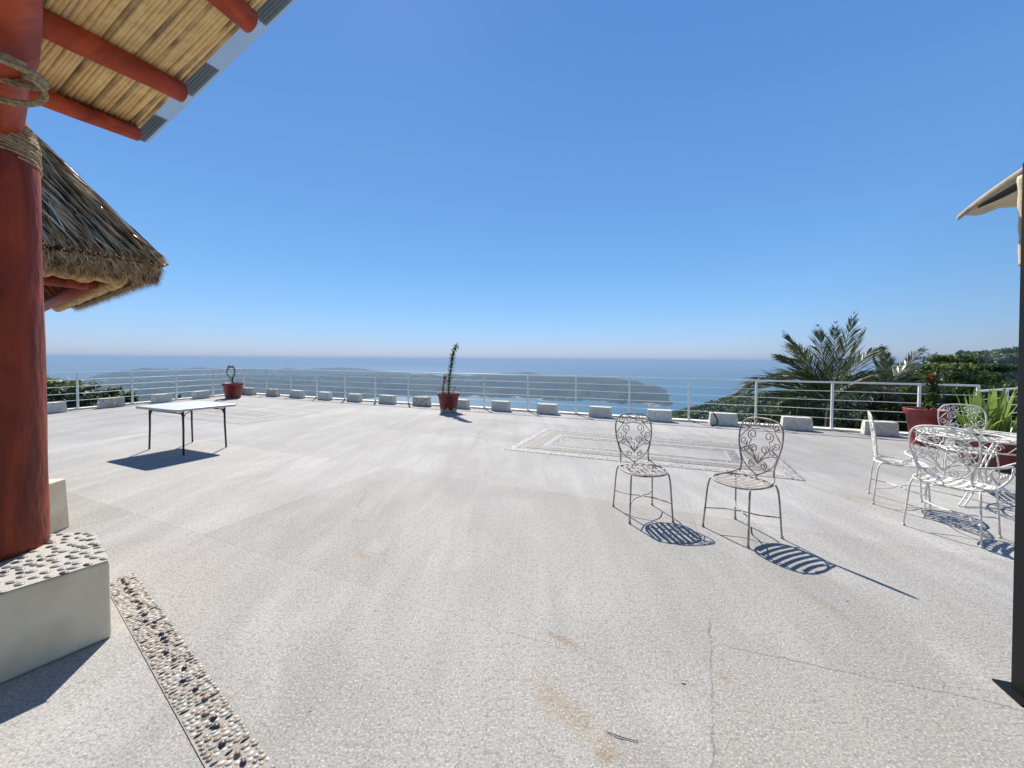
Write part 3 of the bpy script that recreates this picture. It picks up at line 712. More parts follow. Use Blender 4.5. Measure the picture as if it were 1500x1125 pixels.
f = (c2[0]+c2[1]-c2[2]-c2[3]); put(ch2, m2.x, m2.y, facing(f.x, f.y)); ch2.scale = (1.02, 1.02, 1.04)
cA = [at(1273, 730.7), at(1292.8, 749.9), at(1358.6, 744), at(1349.4, 724.4)]; mA = sum(cA, Vector())/4
chA = make_chair('garden_chair', M['iron'], 'white wrought iron chair seen side on, its back to the open floor', 'chair', GS)
put(chA, mA.x-.03, mA.y, facing(.76, -.60))
cB = [at(1328.7, 770.7), at(1414, 798.4), at(1457, 786.7), at(1374, 761)]; mB = sum(cB, Vector())/4
chB = make_chair('garden_armchair', M['iron'], 'white wrought iron armchair in front of the garden table, nearest us', 'armchair', None, True, 1.12)
put(chB, mB.x, mB.y, facing(.90, .42), 1.0)
chC = copy_tree(chA); chC['label'] = 'white wrought iron chair behind the armchair, its back before the red pots'
pC = dep(1391, 600, 4.95); put(chC, pC.x, 4.95-.2, facing(-.62, -.8)); chC.scale = (1.05, 1.05, 1.02)
def gtable():
    c = Vector((5.25, 4.25)); R = .50
    r = tag(empty('garden_table', (c.x, c.y, 0)), 'round white wrought iron table with a scrolled apron beside the black post', 'table')
    mt = M['iron']
    o = MB()
    for rr in (R, R*.66, R*.33): o.tube([(rr*cos(t*pi/24), rr*sin(t*pi/24), .735) for t in range(48)], .009, 6, closed=True)
    for k in range(24):
        a = k*pi/12; o.tube([(R*.33*cos(a), R*.33*sin(a), .735), (R*cos(a), R*sin(a), .735)], .0045, 5)
    for k in range(12):
        a0 = k*pi/6
        o.tube([(R*.82*cos(a0)+.06*(1-t/26)*cos(t*.5), R*.82*sin(a0)+.06*(1-t/26)*sin(t*.5), .735) for t in range(22)], .0045, 5)
    o.build('tabletop', mt, r)
    o = MB(); o.tube([(R*cos(t*pi/24), R*sin(t*pi/24), .625) for t in range(48)], .008, 6, closed=True)
    for k in range(14):
        a0 = k*2*pi/14; rr = .042
        pts = []
        for t in range(24): th = t*.5*(1 if k % 2 else -1); q = rr*(1-t/30); ang = a0+(q*cos(th))/R; pts.append((R*cos(ang), R*sin(ang), .68+q*sin(th)))
        o.tube(pts, .0045, 5)
        a1 = a0+pi/14; o.tube([((R)*cos(a1+(t-.5)*.18), R*sin(a1+(t-.5)*.18), .63+.1*t) for t in (0, .5, 1)], .0045, 5)
    o.build('apron', mt, r)
    for k in range(4):
        a = radians(25+k*90); u = Vector((cos(a), sin(a), 0)); o = MB()
        for off in (-.018, .018):
            w_ = Vector((-u.y, u.x, 0))*off
            o.tube(cat([u*R*.97+Vector((0, 0, .63))+w_, u*R*.55+Vector((0, 0, .50))+w_, u*.08+Vector((0, 0, .33))+w_, u*R*.45+Vector((0, 0, .14))+w_, u*R*.95+Vector((0, 0, .01))+w_], 6), .008, 6)
        o.tube([u*(R*.62+.05*(1-t/28)*cos(t*.5))+Vector((0, 0, .17+.05*(1-t/28)*sin(t*.5))) for t in range(24)], .005, 5)
        o.tube([u*(R*.75+.06*(1-t/28)*cos(t*.5))+Vector((0, 0, .49+.06*(1-t/28)*sin(t*.5))) for t in range(24)], .005, 5)
        o.build('leg', mt, r)
gtable()
# dry leaves blown over the floor
lr = random.Random(90)
for X, Y, lb in ((455, 1040, 'small dry leaf on the floor between the pebble strip and the middle'), (600, 800, 'tiny dry leaf on the open floor left of the two chairs'), (1240, 880, 'curled dry leaf on the floor before the second chair shadow'), (1000, 1000, 'small dry leaf beside the saw cut joint'), (330, 800, 'tiny dry leaf on the floor right of the plinth')):
    o = MB(); p = at(X, Y); a = lr.uniform(0, 6); L = lr.uniform(.010, .018); u = Vector((cos(a), sin(a), 0)); v = Vector((-sin(a), cos(a), 0))
    o.add([-u*L, -v*L*.35+Vector((0, 0, .004)), u*L+Vector((0, 0, .006)), v*L*.35+Vector((0, 0, .005))], [(0, 1, 2), (0, 2, 3)])
    tag(o.build('dry_leaf', M['straw'], None, (p.x, p.y, .004)), lb, 'leaf', 'dry leaves on the floor')

# ---------------- pots and their plants
def leafquad(o, p, d, L, W, droop=0):
    d = d.normalized(); s = d.cross(Vector((0, 0, 1)));
    if s.length < .1: s = Vector((1, 0, 0))
    s.normalize(); m_ = p+d*L*.5-Vector((0, 0, droop*.3)); e = p+d*L-Vector((0, 0, droop))
    o.add([p, m_-s*W/2, e, m_+s*W/2], [(0, 1, 2, 3)], False)
def pot(loc, r, h, label, worn=False, flare=.72):
    t = tag(empty('plant_pot', loc), label, 'pot', 'red plant pots')
    o = MB(); rb = r*flare; hr = h*.16
    o.lathe([(rb, 0), (rb, .012), (rb+(r-rb)*.8*.84, h-hr), (r*.955, h-hr), (r, h-hr*.8), (r*1.02, h-.01), (r*1.02, h), (r*.93, h), (r*.91, h-.05)], 32)
    o.build('pot_body', M['potworn'] if worn else M['pot'], t)
    o = MB(); o.lathe([(r*.90, h-.06), (r*.5, h-.035), (.01, h-.03)], 20); o.build('soil', M['soil'], t)
    return t
def vine(path, rad, nleaf, L, label, name, cat_, group=None, mats=('leafd',), stemr=.008, flowers=0, extra=None):
    base = Vector(path[0]); t = tag(empty(name, base), label, cat_, group)
    P = [p-base for p in cat(path, 10)]
    o = MB(); o.tube(P, [stemr*(1-.6*i/len(P)) for i in range(len(P))], 5); o.build('stem', M['bark'], t)
    o = MB(); rnd = random.Random(int(base.x*100))
    for i in range(nleaf):
        f = rnd.random(); k = f*(len(P)-1); a = P[int(k)]; rr = rad*(1-.55*f) if not callable(rad) else rad(f)
        d = Vector((rnd.gauss(0, 1), rnd.gauss(0, 1), rnd.gauss(.2, .7))).normalized(); p = a+d*rr*rnd.random()
        o.cur = rnd.randrange(len(mats)); leafquad(o, p, d, L*rnd.uniform(.6, 1.2), L*.55)
    if extra: extra(o, rnd, base)
    o.build('leaves', [M[m] for m in mats], t)
    if flowers:
        for fp in flowers:
            o = MB(); c = Vector(fp[:3])-base; 
            for i in range(46):
                d = Vector((rnd.gauss(0, 1), rnd.gauss(0, 1), rnd.gauss(0, 1))).normalized(); leafquad(o, c+d*fp[3]*.35, d, fp[3]*.75, fp[3]*.6)
            o.build('flower', M['flower'], t)
    return t
pc = at(657, 603.5); pot(pc, .325, .56, 'worn red pot standing before the middle of the long railing', True, .70)
# bare patch where the paint has gone, at the foot of that pot
d_ = 11.2
def bare():
    o = MB(); n = 40; vs = []
    for j in range(n+1):
        a = radians(-200+j*220/n); hh = .10+.045*sin(j*.7)+.03*sin(j*1.9)
        for z in (.014, hh): rr = .2275+(.3025-.2275)*(z/.47)+.0025; vs.append((rr*cos(a), rr*sin(a), z))
    o.add(vs, [(2*j, 2*j+2, 2*j+3, 2*j+1) for j in range(n)], True)
    pb = [x for x in COL.objects if x.name.startswith('plant_pot')][0]
    o.build('bare_patch', M['potbare'], pb)
bare()
Y0 = pc.y
vine([Vector((pc.x+.0, Y0, .53)), dep(658, 560, Y0), dep(660, 545, Y0), dep(662, 530, Y0), dep(664.5, 517, Y0), dep(669.5, 506, Y0)], .15, 1000, .065, 'tall thin leafy succulent curving up from the middle pot', 'succulent_plant', 'plant', mats=('leafd', 'leaf'), stemr=.018)
vine([Vector((pc.x-.15, Y0-.05, .53)), dep(649.5, 565, Y0-.05), dep(651, 557, Y0-.05), dep(652, 551, Y0)], .09, 260, .06, 'short leafy stem with pink tips at the left of the middle pot', 'succulent_plant', 'plant', mats=('leafd', 'leaf', 'pot'), stemr=.012)
vine([Vector((pc.x+.15, Y0-.02, .53)), dep(665, 570, Y0), dep(672, 571, Y0), dep(677, 573, Y0)], .06, 90, .045, 'low spray of small leaves over the right rim of the middle pot', 'trailing_plant', 'plant', mats=('leaf', 'leafd'), stemr=.008)
pl = at(341.5, 583); pl = Vector((pl.x, pl.y, .0)); pot(pl, .345, .58, 'red pot standing in the far corner of the railing')
Y1 = pl.y
vine([Vector((pl.x, Y1, .55)), dep(340.5, 556, Y1), dep(343, 549, Y1), dep(343.5, 541, Y1), dep(339.5, 537.5, Y1), dep(334.5, 538.5, Y1), dep(332, 544, Y1), dep(334.5, 551, Y1), dep(339, 556, Y1)], lambda f: .05, 420, .06, 'leafy stem bent into a loop growing from the corner pot', 'looped_plant', 'plant', mats=('leafd', 'leaf'), stemr=.02)
p3 = at(1357, 652); pot(p3, .325, .68, 'tall red pot against the railing behind the chairs', False, .66)
Y3 = p3.y
def fill(o, rnd, base):
    for i in range(260):
        c = Vector((rnd.gauss(.05, .22), rnd.gauss(0, .15), .0+rnd.gauss(.12, .18))); leafquad(o, c, Vector((rnd.gauss(0, 1), rnd.gauss(0, 1), rnd.gauss(.3, .8))), .07, .04)
vine([Vector((p3.x, Y3, .66)), dep(1368, 588, Y3), dep(1366, 572, Y3), dep(1363, 560, Y3), dep(1363, 553, Y3)], lambda f: .17*(1-.3*f), 900, .075, 'leafy flowering bush with one red bloom in the tall red pot', 'flowering_bush', 'plant', mats=('leaf', 'leafy', 'leafd'), stemr=.012, flowers=[(*dep(1363.5, 552.5, Y3-.05), .085)])
o = MB(); q0 = Vector((p3.x+.25, Y3, .68)); q1 = dep(1374, 569, Y3); o.tube([q0, q1], .012, 6); tag(o.build('plant_stake', M['bark']), 'thin leaning wooden stake beside the flowering bush', 'stake')
p4 = at(1466, 684); p4 = Vector((p4.x, p4.y, 0)); pot(p4, .50, .43, 'wide low dark red pot beside the black post', True, .8)
def strapplant(base, n, hmin, hmax, label, name, seed, W=.07, spread=.5):
    rnd = random.Random(seed); t = tag(empty(name, base), label, 'plant'); o = MB()
    for i in range(n):
        a = rnd.uniform(0, 2*pi); sp = rnd.uniform(.05, spread); h = rnd.uniform(hmin, hmax); b = Vector((cos(a)*sp*.3, sin(a)*sp*.3, 0)); tip = Vector((cos(a)*sp, sin(a)*sp, h)); s = Vector((-sin(a+rnd.uniform(-.8, .8)), cos(a), 0)).normalized()
        pts = bez(b, b.lerp(tip, .5)+Vector((0, 0, h*.2)), tip-Vector((0, 0, rnd.uniform(0, .15)*h)), 6); vs = []
        for k, p in enumerate(pts):
            w_ = W*sin(pi*min(.98, .12+k/6.4))*.5; vs += [p-s*w_+Vector((0, 0, .004)), p-Vector((cos(a), sin(a), 0))*.012*0-Vector((0, 0, .012)), p+s*w_+Vector((0, 0, .004))]
        o.add(vs, [f_ for k in range(6) for f_ in ((3*k, 3*k+1, 3*k+4, 3*k+3), (3*k+1, 3*k+2, 3*k+5, 3*k+4))], True)
    o.build('leaves', M['strap'], t)
for i, (X, Y, n_, hm_, lb, sp_) in enumerate(((1418, 634, 15, .62, 'broad upright yellow-green strap leaves, left of the three leafy clumps', .26), (1447, 636, 16, .66, 'broad yellow-green strap leaves in the middle of the wide low pot', .3), (1474, 638, 15, .5, 'broad green strap leaves in the low pot, closest to the black post', .4))):
    q = dep(X, Y, p4.y+.12*(1-i)+.1); strapplant(Vector((q.x, q.y, .42 if i else .10)) if False else Vector((p4.x-.34+i*.3, p4.y+.06*(i-1)+.1, .40)), n_+9, hm_*.6, hm_*1.4, lb, 'strap_leaf_plant', 40+i, .062, sp_*1.15)

# ---------------- red trunk pavilion, upper left
def knot(i, j, s=0): return .03*sin(i*.9+j*.7+s)+.02*sin(i*1.7-j*1.3+s)
def pavilion():
    base = dep(-11, 818, 2.16)
    base = Vector((-2.90, 2.15, 0))
    r = tag(empty('pavilion', base), 'open pavilion with a red trunk column, red rafters and a cane ceiling', 'pavilion')
    def W(v): return Vector(v)-base
    # plinth
    C = at(161, 816, .45); C2 = at(139, 776, .45); C3 = at(0, 865, .45)
    u = (C3-C).normalized(); v = (C2-C); v.z = 0; 
    v = v*1.0; A, Bq = C+u*2.2, C
    pts = [C, C+v, C+v+Vector((-1.35, -.15, 0)), C+u*2.2+Vector((-.9, .5, 0)), C+u*2.2]
    pts = [Vector((p.x, p.y, 0)) for p in pts]; n = len(pts)
    o = MB(); vs = [W((p.x, p.y, 0)) for p in pts]+[W((p.x, p.y, .432)) for p in pts]
    o.add(vs, [tuple(range(n)), tuple(range(n, 2*n))[::-1]]+[(i, i+n, (i+1) % n+n, (i+1) % n) for i in range(n)], False)
    pl_ = o.build('plinth', M['plinth'], r, bevel=.015)
    o = MB(); o.add([W((p.x*1.0, p.y, .4345)) for p in pts], [tuple(range(n))[::-1]]); 
    # mortar bed with set pebbles
    cx_ = sum(p.x for p in pts)/n; cy_ = sum(p.y for p in pts)/n
    ins = [Vector((cx_+(p.x-cx_)*.985, cy_+(p.y-cy_)*.985, 0)) for p in pts]
    def inside(p, poly):
        k = False
        for i in range(len(poly)):
            a, b = poly[i], poly[i-1]
            if (a.y > p.y) != (b.y > p.y) and p.x < (b.x-a.x)*(p.y-a.y)/(b.y-a.y)+a.x: k = not k
        return k
    rnd = random.Random(3); placed = []
    x0, x1 = min(p.x for p in pts), max(p.x for p in pts); y0, y1 = min(p.y for p in pts), max(p.y for p in pts)
    tries = 0
    o.cur = 0
    while tries < 16000:
        tries += 1; p = Vector((rnd.uniform(x0, x1), rnd.uniform(max(y0, .9), y1), 0))
        if not inside(p, ins): continue
        if any((p-q).length < .043 for q in placed[-1500:]): continue
        placed.append(p)
    for p in placed:
        o.cur = 1 if rnd.random() < .75 else 2
        o.pebble(W((p.x, p.y, .433)), rnd.uniform(.020, .028), rnd.uniform(.014, .020), .008, radians(10)+rnd.gauss(0, .35))
    o.build('pebble_top', [M['mortar'], PB[3], PB[4]], pl_)
    # column
    def cen(X, Y, rr, d=2.15):   # centre of a round whose right outline is seen at X, Y
        q = dep(X, Y, d); az = atan2(q.x, q.y); D = hypot(q.x, q.y); az -= math.asin(min(.5, rr/D)); return Vector((d*tan(az), d, q.z))
    o = MB(); prof = [(84, 822, .226), (81, 760, .222), (78, 700, .214), (75, 600, .208), (72, 500, .203), (69, 400, .20), (66, 300, .198), (63, 240, .20), (60, 205, .20), (55, 180, .19), (45, 160, .165), (38, 146, .15)]
    P = [cen(X, Y, rr) for X, Y, rr in prof]; P[0].z = .43
    Q = []; RR = []
    for i in range(len(P)-1):
        for k in range(4): Q.append(P[i].lerp(P[i+1], k/4)); RR.append(prof[i][2]*(1-k/4)+prof[i+1][2]*k/4)
    Q.append(P[-1]); RR.append(prof[-1][2])
    o.tube([W(p) for p in Q], RR, 28, rnd=lambda i, j: .025*sin(j*2*pi/28*2+i*.13)+.018*sin(j*2*pi/28*5-i*.22)+.01*sin(j*2*pi/28*9+i*.5))
    col = o.build('column', M['trunk'], r)
    # the crown log that stands on the column
    up = [(36, 178, .145), (41, 140, .15), (44, 110, .15), (48, 92, .152), (55, 75, .155), (62, 50, .16), (64, 20, .165), (66, -20, .17), (68, -80, .17), (70, -200, .17)]
    o = MB(); dl = [2.1, 2.03, 1.96, 1.9, 1.84, 1.76, 1.67, 1.57, 1.45, 1.25]; UP = [cen(X, Y, rr*d_/2.1, d_) for (X, Y, rr), d_ in zip(up, dl)]
    o.tube([W(p) for p in UP], [a[2]*d_/2.1 for a, d_ in zip(up, dl)], 24, rnd=lambda i, j: .03*sin(j*.6+i*.3)+.015*sin(j*1.3-i))
    o.build('post_head', M['log'], r)
    # rope lashings
    def lash(c, R_, z0, z1, turns, rr, tilt, sag=0, name='rope'):
        o = MB(); pts = []; n = 36
        for k in range(int(turns*n)+1):
            a = 2*pi*k/n; t = k/(turns*n); z = z0+(z1-z0)*t+tilt*cos(a+.6)+.006*sin(k*.37); Rk = R_*(1+.02*sin(k*.23))
            pts.append(W(Vector((c.x+Rk*cos(a), c.y+Rk*sin(a), z))))
        o.tube(pts, rr, 6); o.build(name, M['rope'], col)
    c = cen(58, 205, .2)
    zc = lambda Y: dep(30, Y, 2.0).z
    lash(c, .214, zc(214), zc(170), 9, .0075, .03)
    lash(c, .209, zc(184), zc(156), 6, .0075, -.025)
    lash(c, .197, zc(164), zc(148), 4, .0075, .015)
    c = cen(57, 70, .13, 1.73)
    zd = lambda Y: dep(30, Y, 1.62).z
    lash(c, .152, zd(88), zd(80), 2, .010, .02)
    lash(c, .156, zd(70), zd(58), 3, .010, -.03)
    # roof frame
    d2 = ray(941, 485).normalized(); nI = ray(213, 212).cross(ray(435, 0)); d1 = nI.cross(d2).normalized()
    if d1.x < 0: d1 = -d1                       # up the slope, to the right
    P3 = dep(30, 128, 2.18)
    nrm = d1.cross(d2).normalized()
    if nrm.z < 0: nrm = -nrm
    def onpl(X, Y, P0): q = ray(X, Y); return Vector((0, 0, EYE))+q*((P0-Vector((0, 0, EYE))).dot(nrm)/q.dot(nrm))
    def log(X, Y, back, rr, seed):              # a log whose far end is seen at X, Y
        e = onpl(X, Y, P3); L = back; o = MB(); n = 22
        pts = [W(e-d2*L*(1-k/n)+nrm*.008*sin(k*.9+seed)+d1*.008*sin(k*.7+seed*2)) for k in range(n+1)]
        o.tube(pts, [rr*(1+.05*sin(k*1.3+seed)) for k in range(n+1)], 14, rnd=lambda i, j: .035*sin(j*.9+i*.5+seed)+.03*sin(j*2.1-i*.3)); o.build('rafter', M['log'], r)
        return e
    e3 = log(203, 197, 3.4, .046, 1); e2 = log(266, 136, 3.6, .064, 2); e1 = log(364, 30, 3.6, .066, 3)
    log(520, -130, 4.5, .058, 4)
    # cane mat
    Pc = P3+nrm*.062
    o = MB(); c0 = onpl(204, 182, Pc); 
    k = 0; rnd = random.Random(8); step = .0200
    while k < 185:
        s0 = c0-d2*(k*step)-d2*rnd.uniform(0, .003); o.cur = 0 if rnd.random() < .8 else 1
        st = rnd.uniform(-.06, -.02); rr = rnd.uniform(.0108, .0140)
        pts = [W(s0+d1*(st+t*.28)+d2*.0028*sin(t*.9+k*1.7)+nrm*rnd.uniform(-.004, .004)) for t in range(15)]
        o.tube(pts, [rr*rnd.uniform(.88, 1.1) for _ in pts], 7); k += 1
    o.build('cane_ceiling', [M['cane'], M['cane2']], r)
    # corrugated sheet over the canes
    Ps = P3+nrm*.095; g = onpl(213, 213, Ps); o = MB(); n = 1100; vs = []
    for k in range(n+1):
        hh = nrm*.005*sin(k*2*pi/6)
        for t in (.03, 4.2): vs.append(W(g-d2*(k*.0032)+d1*t+hh))
    o.add(vs, [(2*k, 2*k+1, 2*k+3, 2*k+2) for k in range(n)], True)
    sh = o.build('roof_sheet', M['roofing'], r)
    for t in (.03, .62, 1.38):
        o = MB(); a = g+d1*(t-.012)+nrm*.012-d2*.01
        o.add([W(a), W(a-d2*.42), W(a-d2*.42+d1*(.30 if t else .24)), W(a+d1*(.30 if t else .24))], [(0, 1, 2, 3)])
        so = o.build('roof_patch', M['greysteel'], sh); so.modifiers.new('s', 'SOLIDIFY').thickness = .002
    return d1, d2, nrm
pavilion()

# ---------------- thatched palapa behind it
def palapa():
    C = dep(235, 390, 3.9)
    e2 = ray(-72, 530); e2.z = 0; e2.normalize(); e1 = ray(1132, 530); e1.z = 0; e1 = -e1.normalized()
    e1 = Vector((e2.y, -e2.x, 0)); e1 = e1 if e1.y < 0 else -e1
    L = 4.4; ctr = C+(e1+e2)*L/2; hh = L/2*1.414*1.07; apex = Vector((ctr.x, ctr.y, C.z+hh))
    r = tag(empty('palapa', (ctr.x, ctr.y, 0)), 'palapa with a shaggy pyramid roof of dry palm thatch behind the red column', 'palapa')
    O = Vector((ctr.x, ctr.y, 0))
    cs = [C, C+e1*L, C+(e1+e2)*L, C+e2*L]
    rnd = random.Random(11)
    o = MB(); o.cur = 1
    vs = [p-O for p in cs]+[apex-O]+[p-O-Vector((0, 0, .13))+(ctr-p).normalized()*.12 for p in cs]
    o.add(vs, [(0, 1, 4), (1, 2, 4), (2, 3, 4), (3, 0, 4)], False); o.cur = 2
    o.add(vs, [(0, 5, 6, 1), (1, 6, 7, 2), (2, 7, 8, 3), (3, 8, 5, 0)], False)
    th = o.build('thatch', [M['thatch'], M['thatchd'], M['straw']], r)
    # blades of palm leaf laid down the slope
    o = MB()
    for si, (a, b, N_) in enumerate(((cs[0], cs[1], 11000), (cs[3], cs[0], 5000), (cs[1], cs[2], 500), (cs[2], cs[3], 500))):
        nr = (b-a).cross(apex-a).normalized(); nr = nr if nr.z > 0 else -nr
        for i in range(N_):
            f = rnd.random() if si > 1 else (rnd.random()**1.5 if si == 0 else 1-rnd.random()**1.5); g = rnd.random()**1.25*.97; g = max(0, (int(g*16)+rnd.random()**2.2*.9)/16-.02)
            e = a.lerp(b, f); top = apex; p0 = e.lerp(top, g); ln = rnd.uniform(.25, .75)
            dn = (e-top).normalized(); dn = (dn+(b-a).normalized()*rnd.gauss(0, .09)).normalized()
            dn = (dn*.65+(-nr.cross((b-a).normalized()).normalized() if False else dn)*.35).normalized()
            lift = rnd.uniform(.012, .07); w_ = rnd.uniform(.003, .0085); ln = min(ln, (e-p0).length+.02); s = dn.cross(nr).normalized()*w_
            tw = nr*rnd.uniform(-.6, .6)*w_; s = s+tw
            st = p0+nr*lift; en = st+dn*ln+nr*rnd.uniform(-.03, .035)
            en = en if g > .03 else st+dn*min(ln, .06)
            mid = st.lerp(en, .5)+nr*rnd.uniform(.0, .02)
            o.cur = rnd.choices([0, 1, 2], [4.6, 2.8, 2.8])[0]
            o.add([st-s*.6-O, st+s*.6-O, mid+s-O, en-O, mid-s-O], [(0, 1, 2, 3, 4)], False)
    o.build('palm_blades', [M['thatch'], M['thatchd'], M['thatchl']], th)
    # ragged cut ends along the eaves
    o = MB()
    for a, b, N_ in ((cs[0], cs[1], 9000), (cs[3], cs[0], 7000)):
        inn = (ctr-a.lerp(b, .5)); inn.z = 0; inn.normalize()
        for i in range(N_):
            e = a.lerp(b, rnd.random()); dpt = rnd.random(); p = e+inn*(dpt*.085-rnd.uniform(.0, .03))-Vector((0, 0, dpt*.135))
            d = (-inn*.35+Vector((0, 0, -.8))+(b-a).normalized()*rnd.gauss(0, .35)).normalized()*rnd.uniform(.03, .12); s = (b-a).normalized()*rnd.uniform(.003, .007)
            o.cur = rnd.choices([0, 1, 2, 3], [3, 1.6, .9, .8])[0]
            o.add([p-s-O, p+s-O, p+d-O], [(0, 1, 2)], False)
    o.build('eave_fringe', [M['straw'], M['thatch'], M['thatchl'], M['thatchd']], th)
    # rolled inner edge, pale
    o = MB()
    ia = [p+(ctr-p)*.115 for p in cs]
    for q in ia: q.z = C.z-.15
    for a, b in ((ia[1], ia[0]), (ia[0], ia[3])):
        n = 90; pts = [a.lerp(b, k/n)-O+Vector((0, 0, .010*sin(k*1.1))) for k in range(n+1)]
        o.tube(pts, [.055+.012*sin(k*2.1)+.006*sin(k*.7) for k in range(n+1)], 10)
    o.build('rolled_edge', M['straw'], th)
    # a ceiling of dark palm over red rafters
    for k in range(9):
        f = (k+.5)/9
        for a, b in ((cs[0], cs[1]), (cs[3], cs[0])):
            e = a.lerp(b, f)+(ctr-a.lerp(b, f))*.12; e.z = C.z-.10; t = apex-Vector((0, 0, .35)); o = MB(); o.tube([e-O, e.lerp(t, .8)-O], .03, 8); o.build('rafter', M['trunk'], r)
    for (a, b) in ((cs[0], cs[1]), (cs[3], cs[0])):
        o = MB(); A_, B_ = a+(ctr-a)*.2, b+(ctr-b)*.2; A_.z = B_.z = C.z-.2; o.tube([A_-O, B_-O], .06, 10); o.build('beam', M['trunk'], r)
    # footing and post
    q0 = at(103.5, 771); top = at(101, 705, .45)
    o = MB(); A_ = q0; dirs = (at(60, 790)-at(103.5, 771)).normalized(); ang = atan2(dirs.y, dirs.x)
    o.box((-.0, -.75, 0), (1.2, -.0, .45), Matrix.Translation(A_-O) @ Matrix.Rotation(ang, 4, 'Z'), taper=.012)
    f = o.build('footing', M['plinth'], r, bevel=.012)
    pc_ = A_+(Matrix.Rotation(ang, 3, 'Z') @ Vector((.62, -.40, 0)))
    o = MB(); o.tube([Vector((pc_.x, pc_.y, z))-O for z in (.45, 1, 1.6, 2.2, C.z-.14)], [.14, .13, .125, .12, .12], 18); o.build('column', M['trunk'], r)
palapa()

# ---------------- black steel post with its canvas awning, right edge
def awning():
    b = at(1492, 1030); 
    r = tag(empty('awning', (b.x, b.y, 0)), 'tan canvas awning on a black steel post at the right', 'awning')
    def W(v): return Vector(v)-Vector((b.x, b.y, 0))
    d = b.y; t = dep(1489, 250, d)
    o = MB(); hw = .035; az = radians(-18)
    R_ = Matrix.Rotation(az, 3, 'Z'); vs = []
    p0 = Vector((b.x+.082, b.y+.03, 0)); lx = t.x-dep(1492, 1030, d).x if False else 0
    el = dep(1484, 300, d+.0); eb = at(1485.5, 1022)
    off = el.x-eb.x*(d/eb.y)
    for z, k in ((0.004, 0), (2.46, 1)):
        for sx, sy in ((-1, -1), (1, -1), (1, 1), (-1, 1)):
            q = R_ @ Vector((sx*hw, sy*hw, 0))+p0+Vector((-.058*k, 0, z)); vs.append(W(q))
    o.add(vs, [(3, 2, 1, 0), (4, 5, 6, 7), (0, 1, 5, 4), (1, 2, 6, 5), (2, 3, 7, 6), (3, 0, 4, 7)], False)
    o.build('post', M['steel'], r, bevel=.004)
    o = MB(); o.box((-.075, -.075, .002), (.075, .075, .010), Matrix.Translation(W(p0)) @ Matrix.Rotation(az, 4, 'Z')); o.build('base_plate', M['steel'], r)
    # canvas: a drooping hip corner with an inner flap
    dd = b.y+.35
    tip = dep(1403, 325, dd)
    def sheet(rows, name, th=.004, m='canvas'):
        o = MB(); n = len(rows[0]); vs = [W(p) for rw in rows for p in rw]
        o.add(vs, [(j*n+i, j*n+i+1, (j+1)*n+i+1, (j+1)*n+i) for j in range(len(rows)-1) for i in range(n-1)], True)
        ob = o.build(name, M[m], r); ob.modifiers.new('s', 'SOLIDIFY').thickness = th; sb = ob.modifiers.new('u', 'SUBSURF'); sb.levels = sb.render_levels = 2; return ob
    top = [dep(1404, 314, dd), dep(1425, 295, dd-.02), dep(1455, 272, dd-.05), dep(1500, 237, dd-.08), dep(1560, 195, dd-.1), dep(1680, 120, dd-.1)]
    low = [dep(1401, 328, dd-.02), dep(1424, 306, dd-.04), dep(1450, 291, dd-.08), dep(1500, 262, dd-.12), dep(1560, 225, dd-.16), dep(1680, 160, dd-.2)]
    back = [p+Vector((1.35, .8, .22))*(.25+.75*i/5) for i, p in enumerate(top)]
    midr = [a.lerp(c, .5)+Vector((-.012, 0, .006*(-1)**i)) for i, (a, c) in enumerate(zip(top, low))]
    sheet([back, top, midr, low], 'canvas_roof')
    u0 = [dep(1427, 306, dd+.02), dep(1460, 293, dd), dep(1482, 281, dd), dep(1520, 262, dd), dep(1600, 226, dd)]
    u1 = [dep(1429, 308, dd+.3), dep(1462, 305, dd+.3), dep(1484, 304, dd+.3), dep(1520, 303, dd+.3), dep(1600, 300, dd+.3)]
    sheet([u0, u1], 'canvas_lining')
    # rolled side curtain tied up beside the post
    o = MB(); q = [W(dep(1508, Y, d+.16)) for Y in (255, 300, 345, 388)]
    o.tube(cat(q, 5), [.034+.002*sin(k*1.7) for k in range(16)], 10, rnd=lambda i, j: .05*sin(j*2+i*.3)); o.build('rolled_curtain', M['canvas'], r)
    o = MB(); q = [W(Vector((p0.x+.10, p0.y+.04, z))) for z in (.02, .8, 1.6, 2.1)]
    o.box((.045, -.02, .03), (.16, .03, 2.05), Matrix.Translation(W(p0))); o.build('post_shade_strip', M['steel'], r)  # added dark box standing in for the post's shaded side
awning()
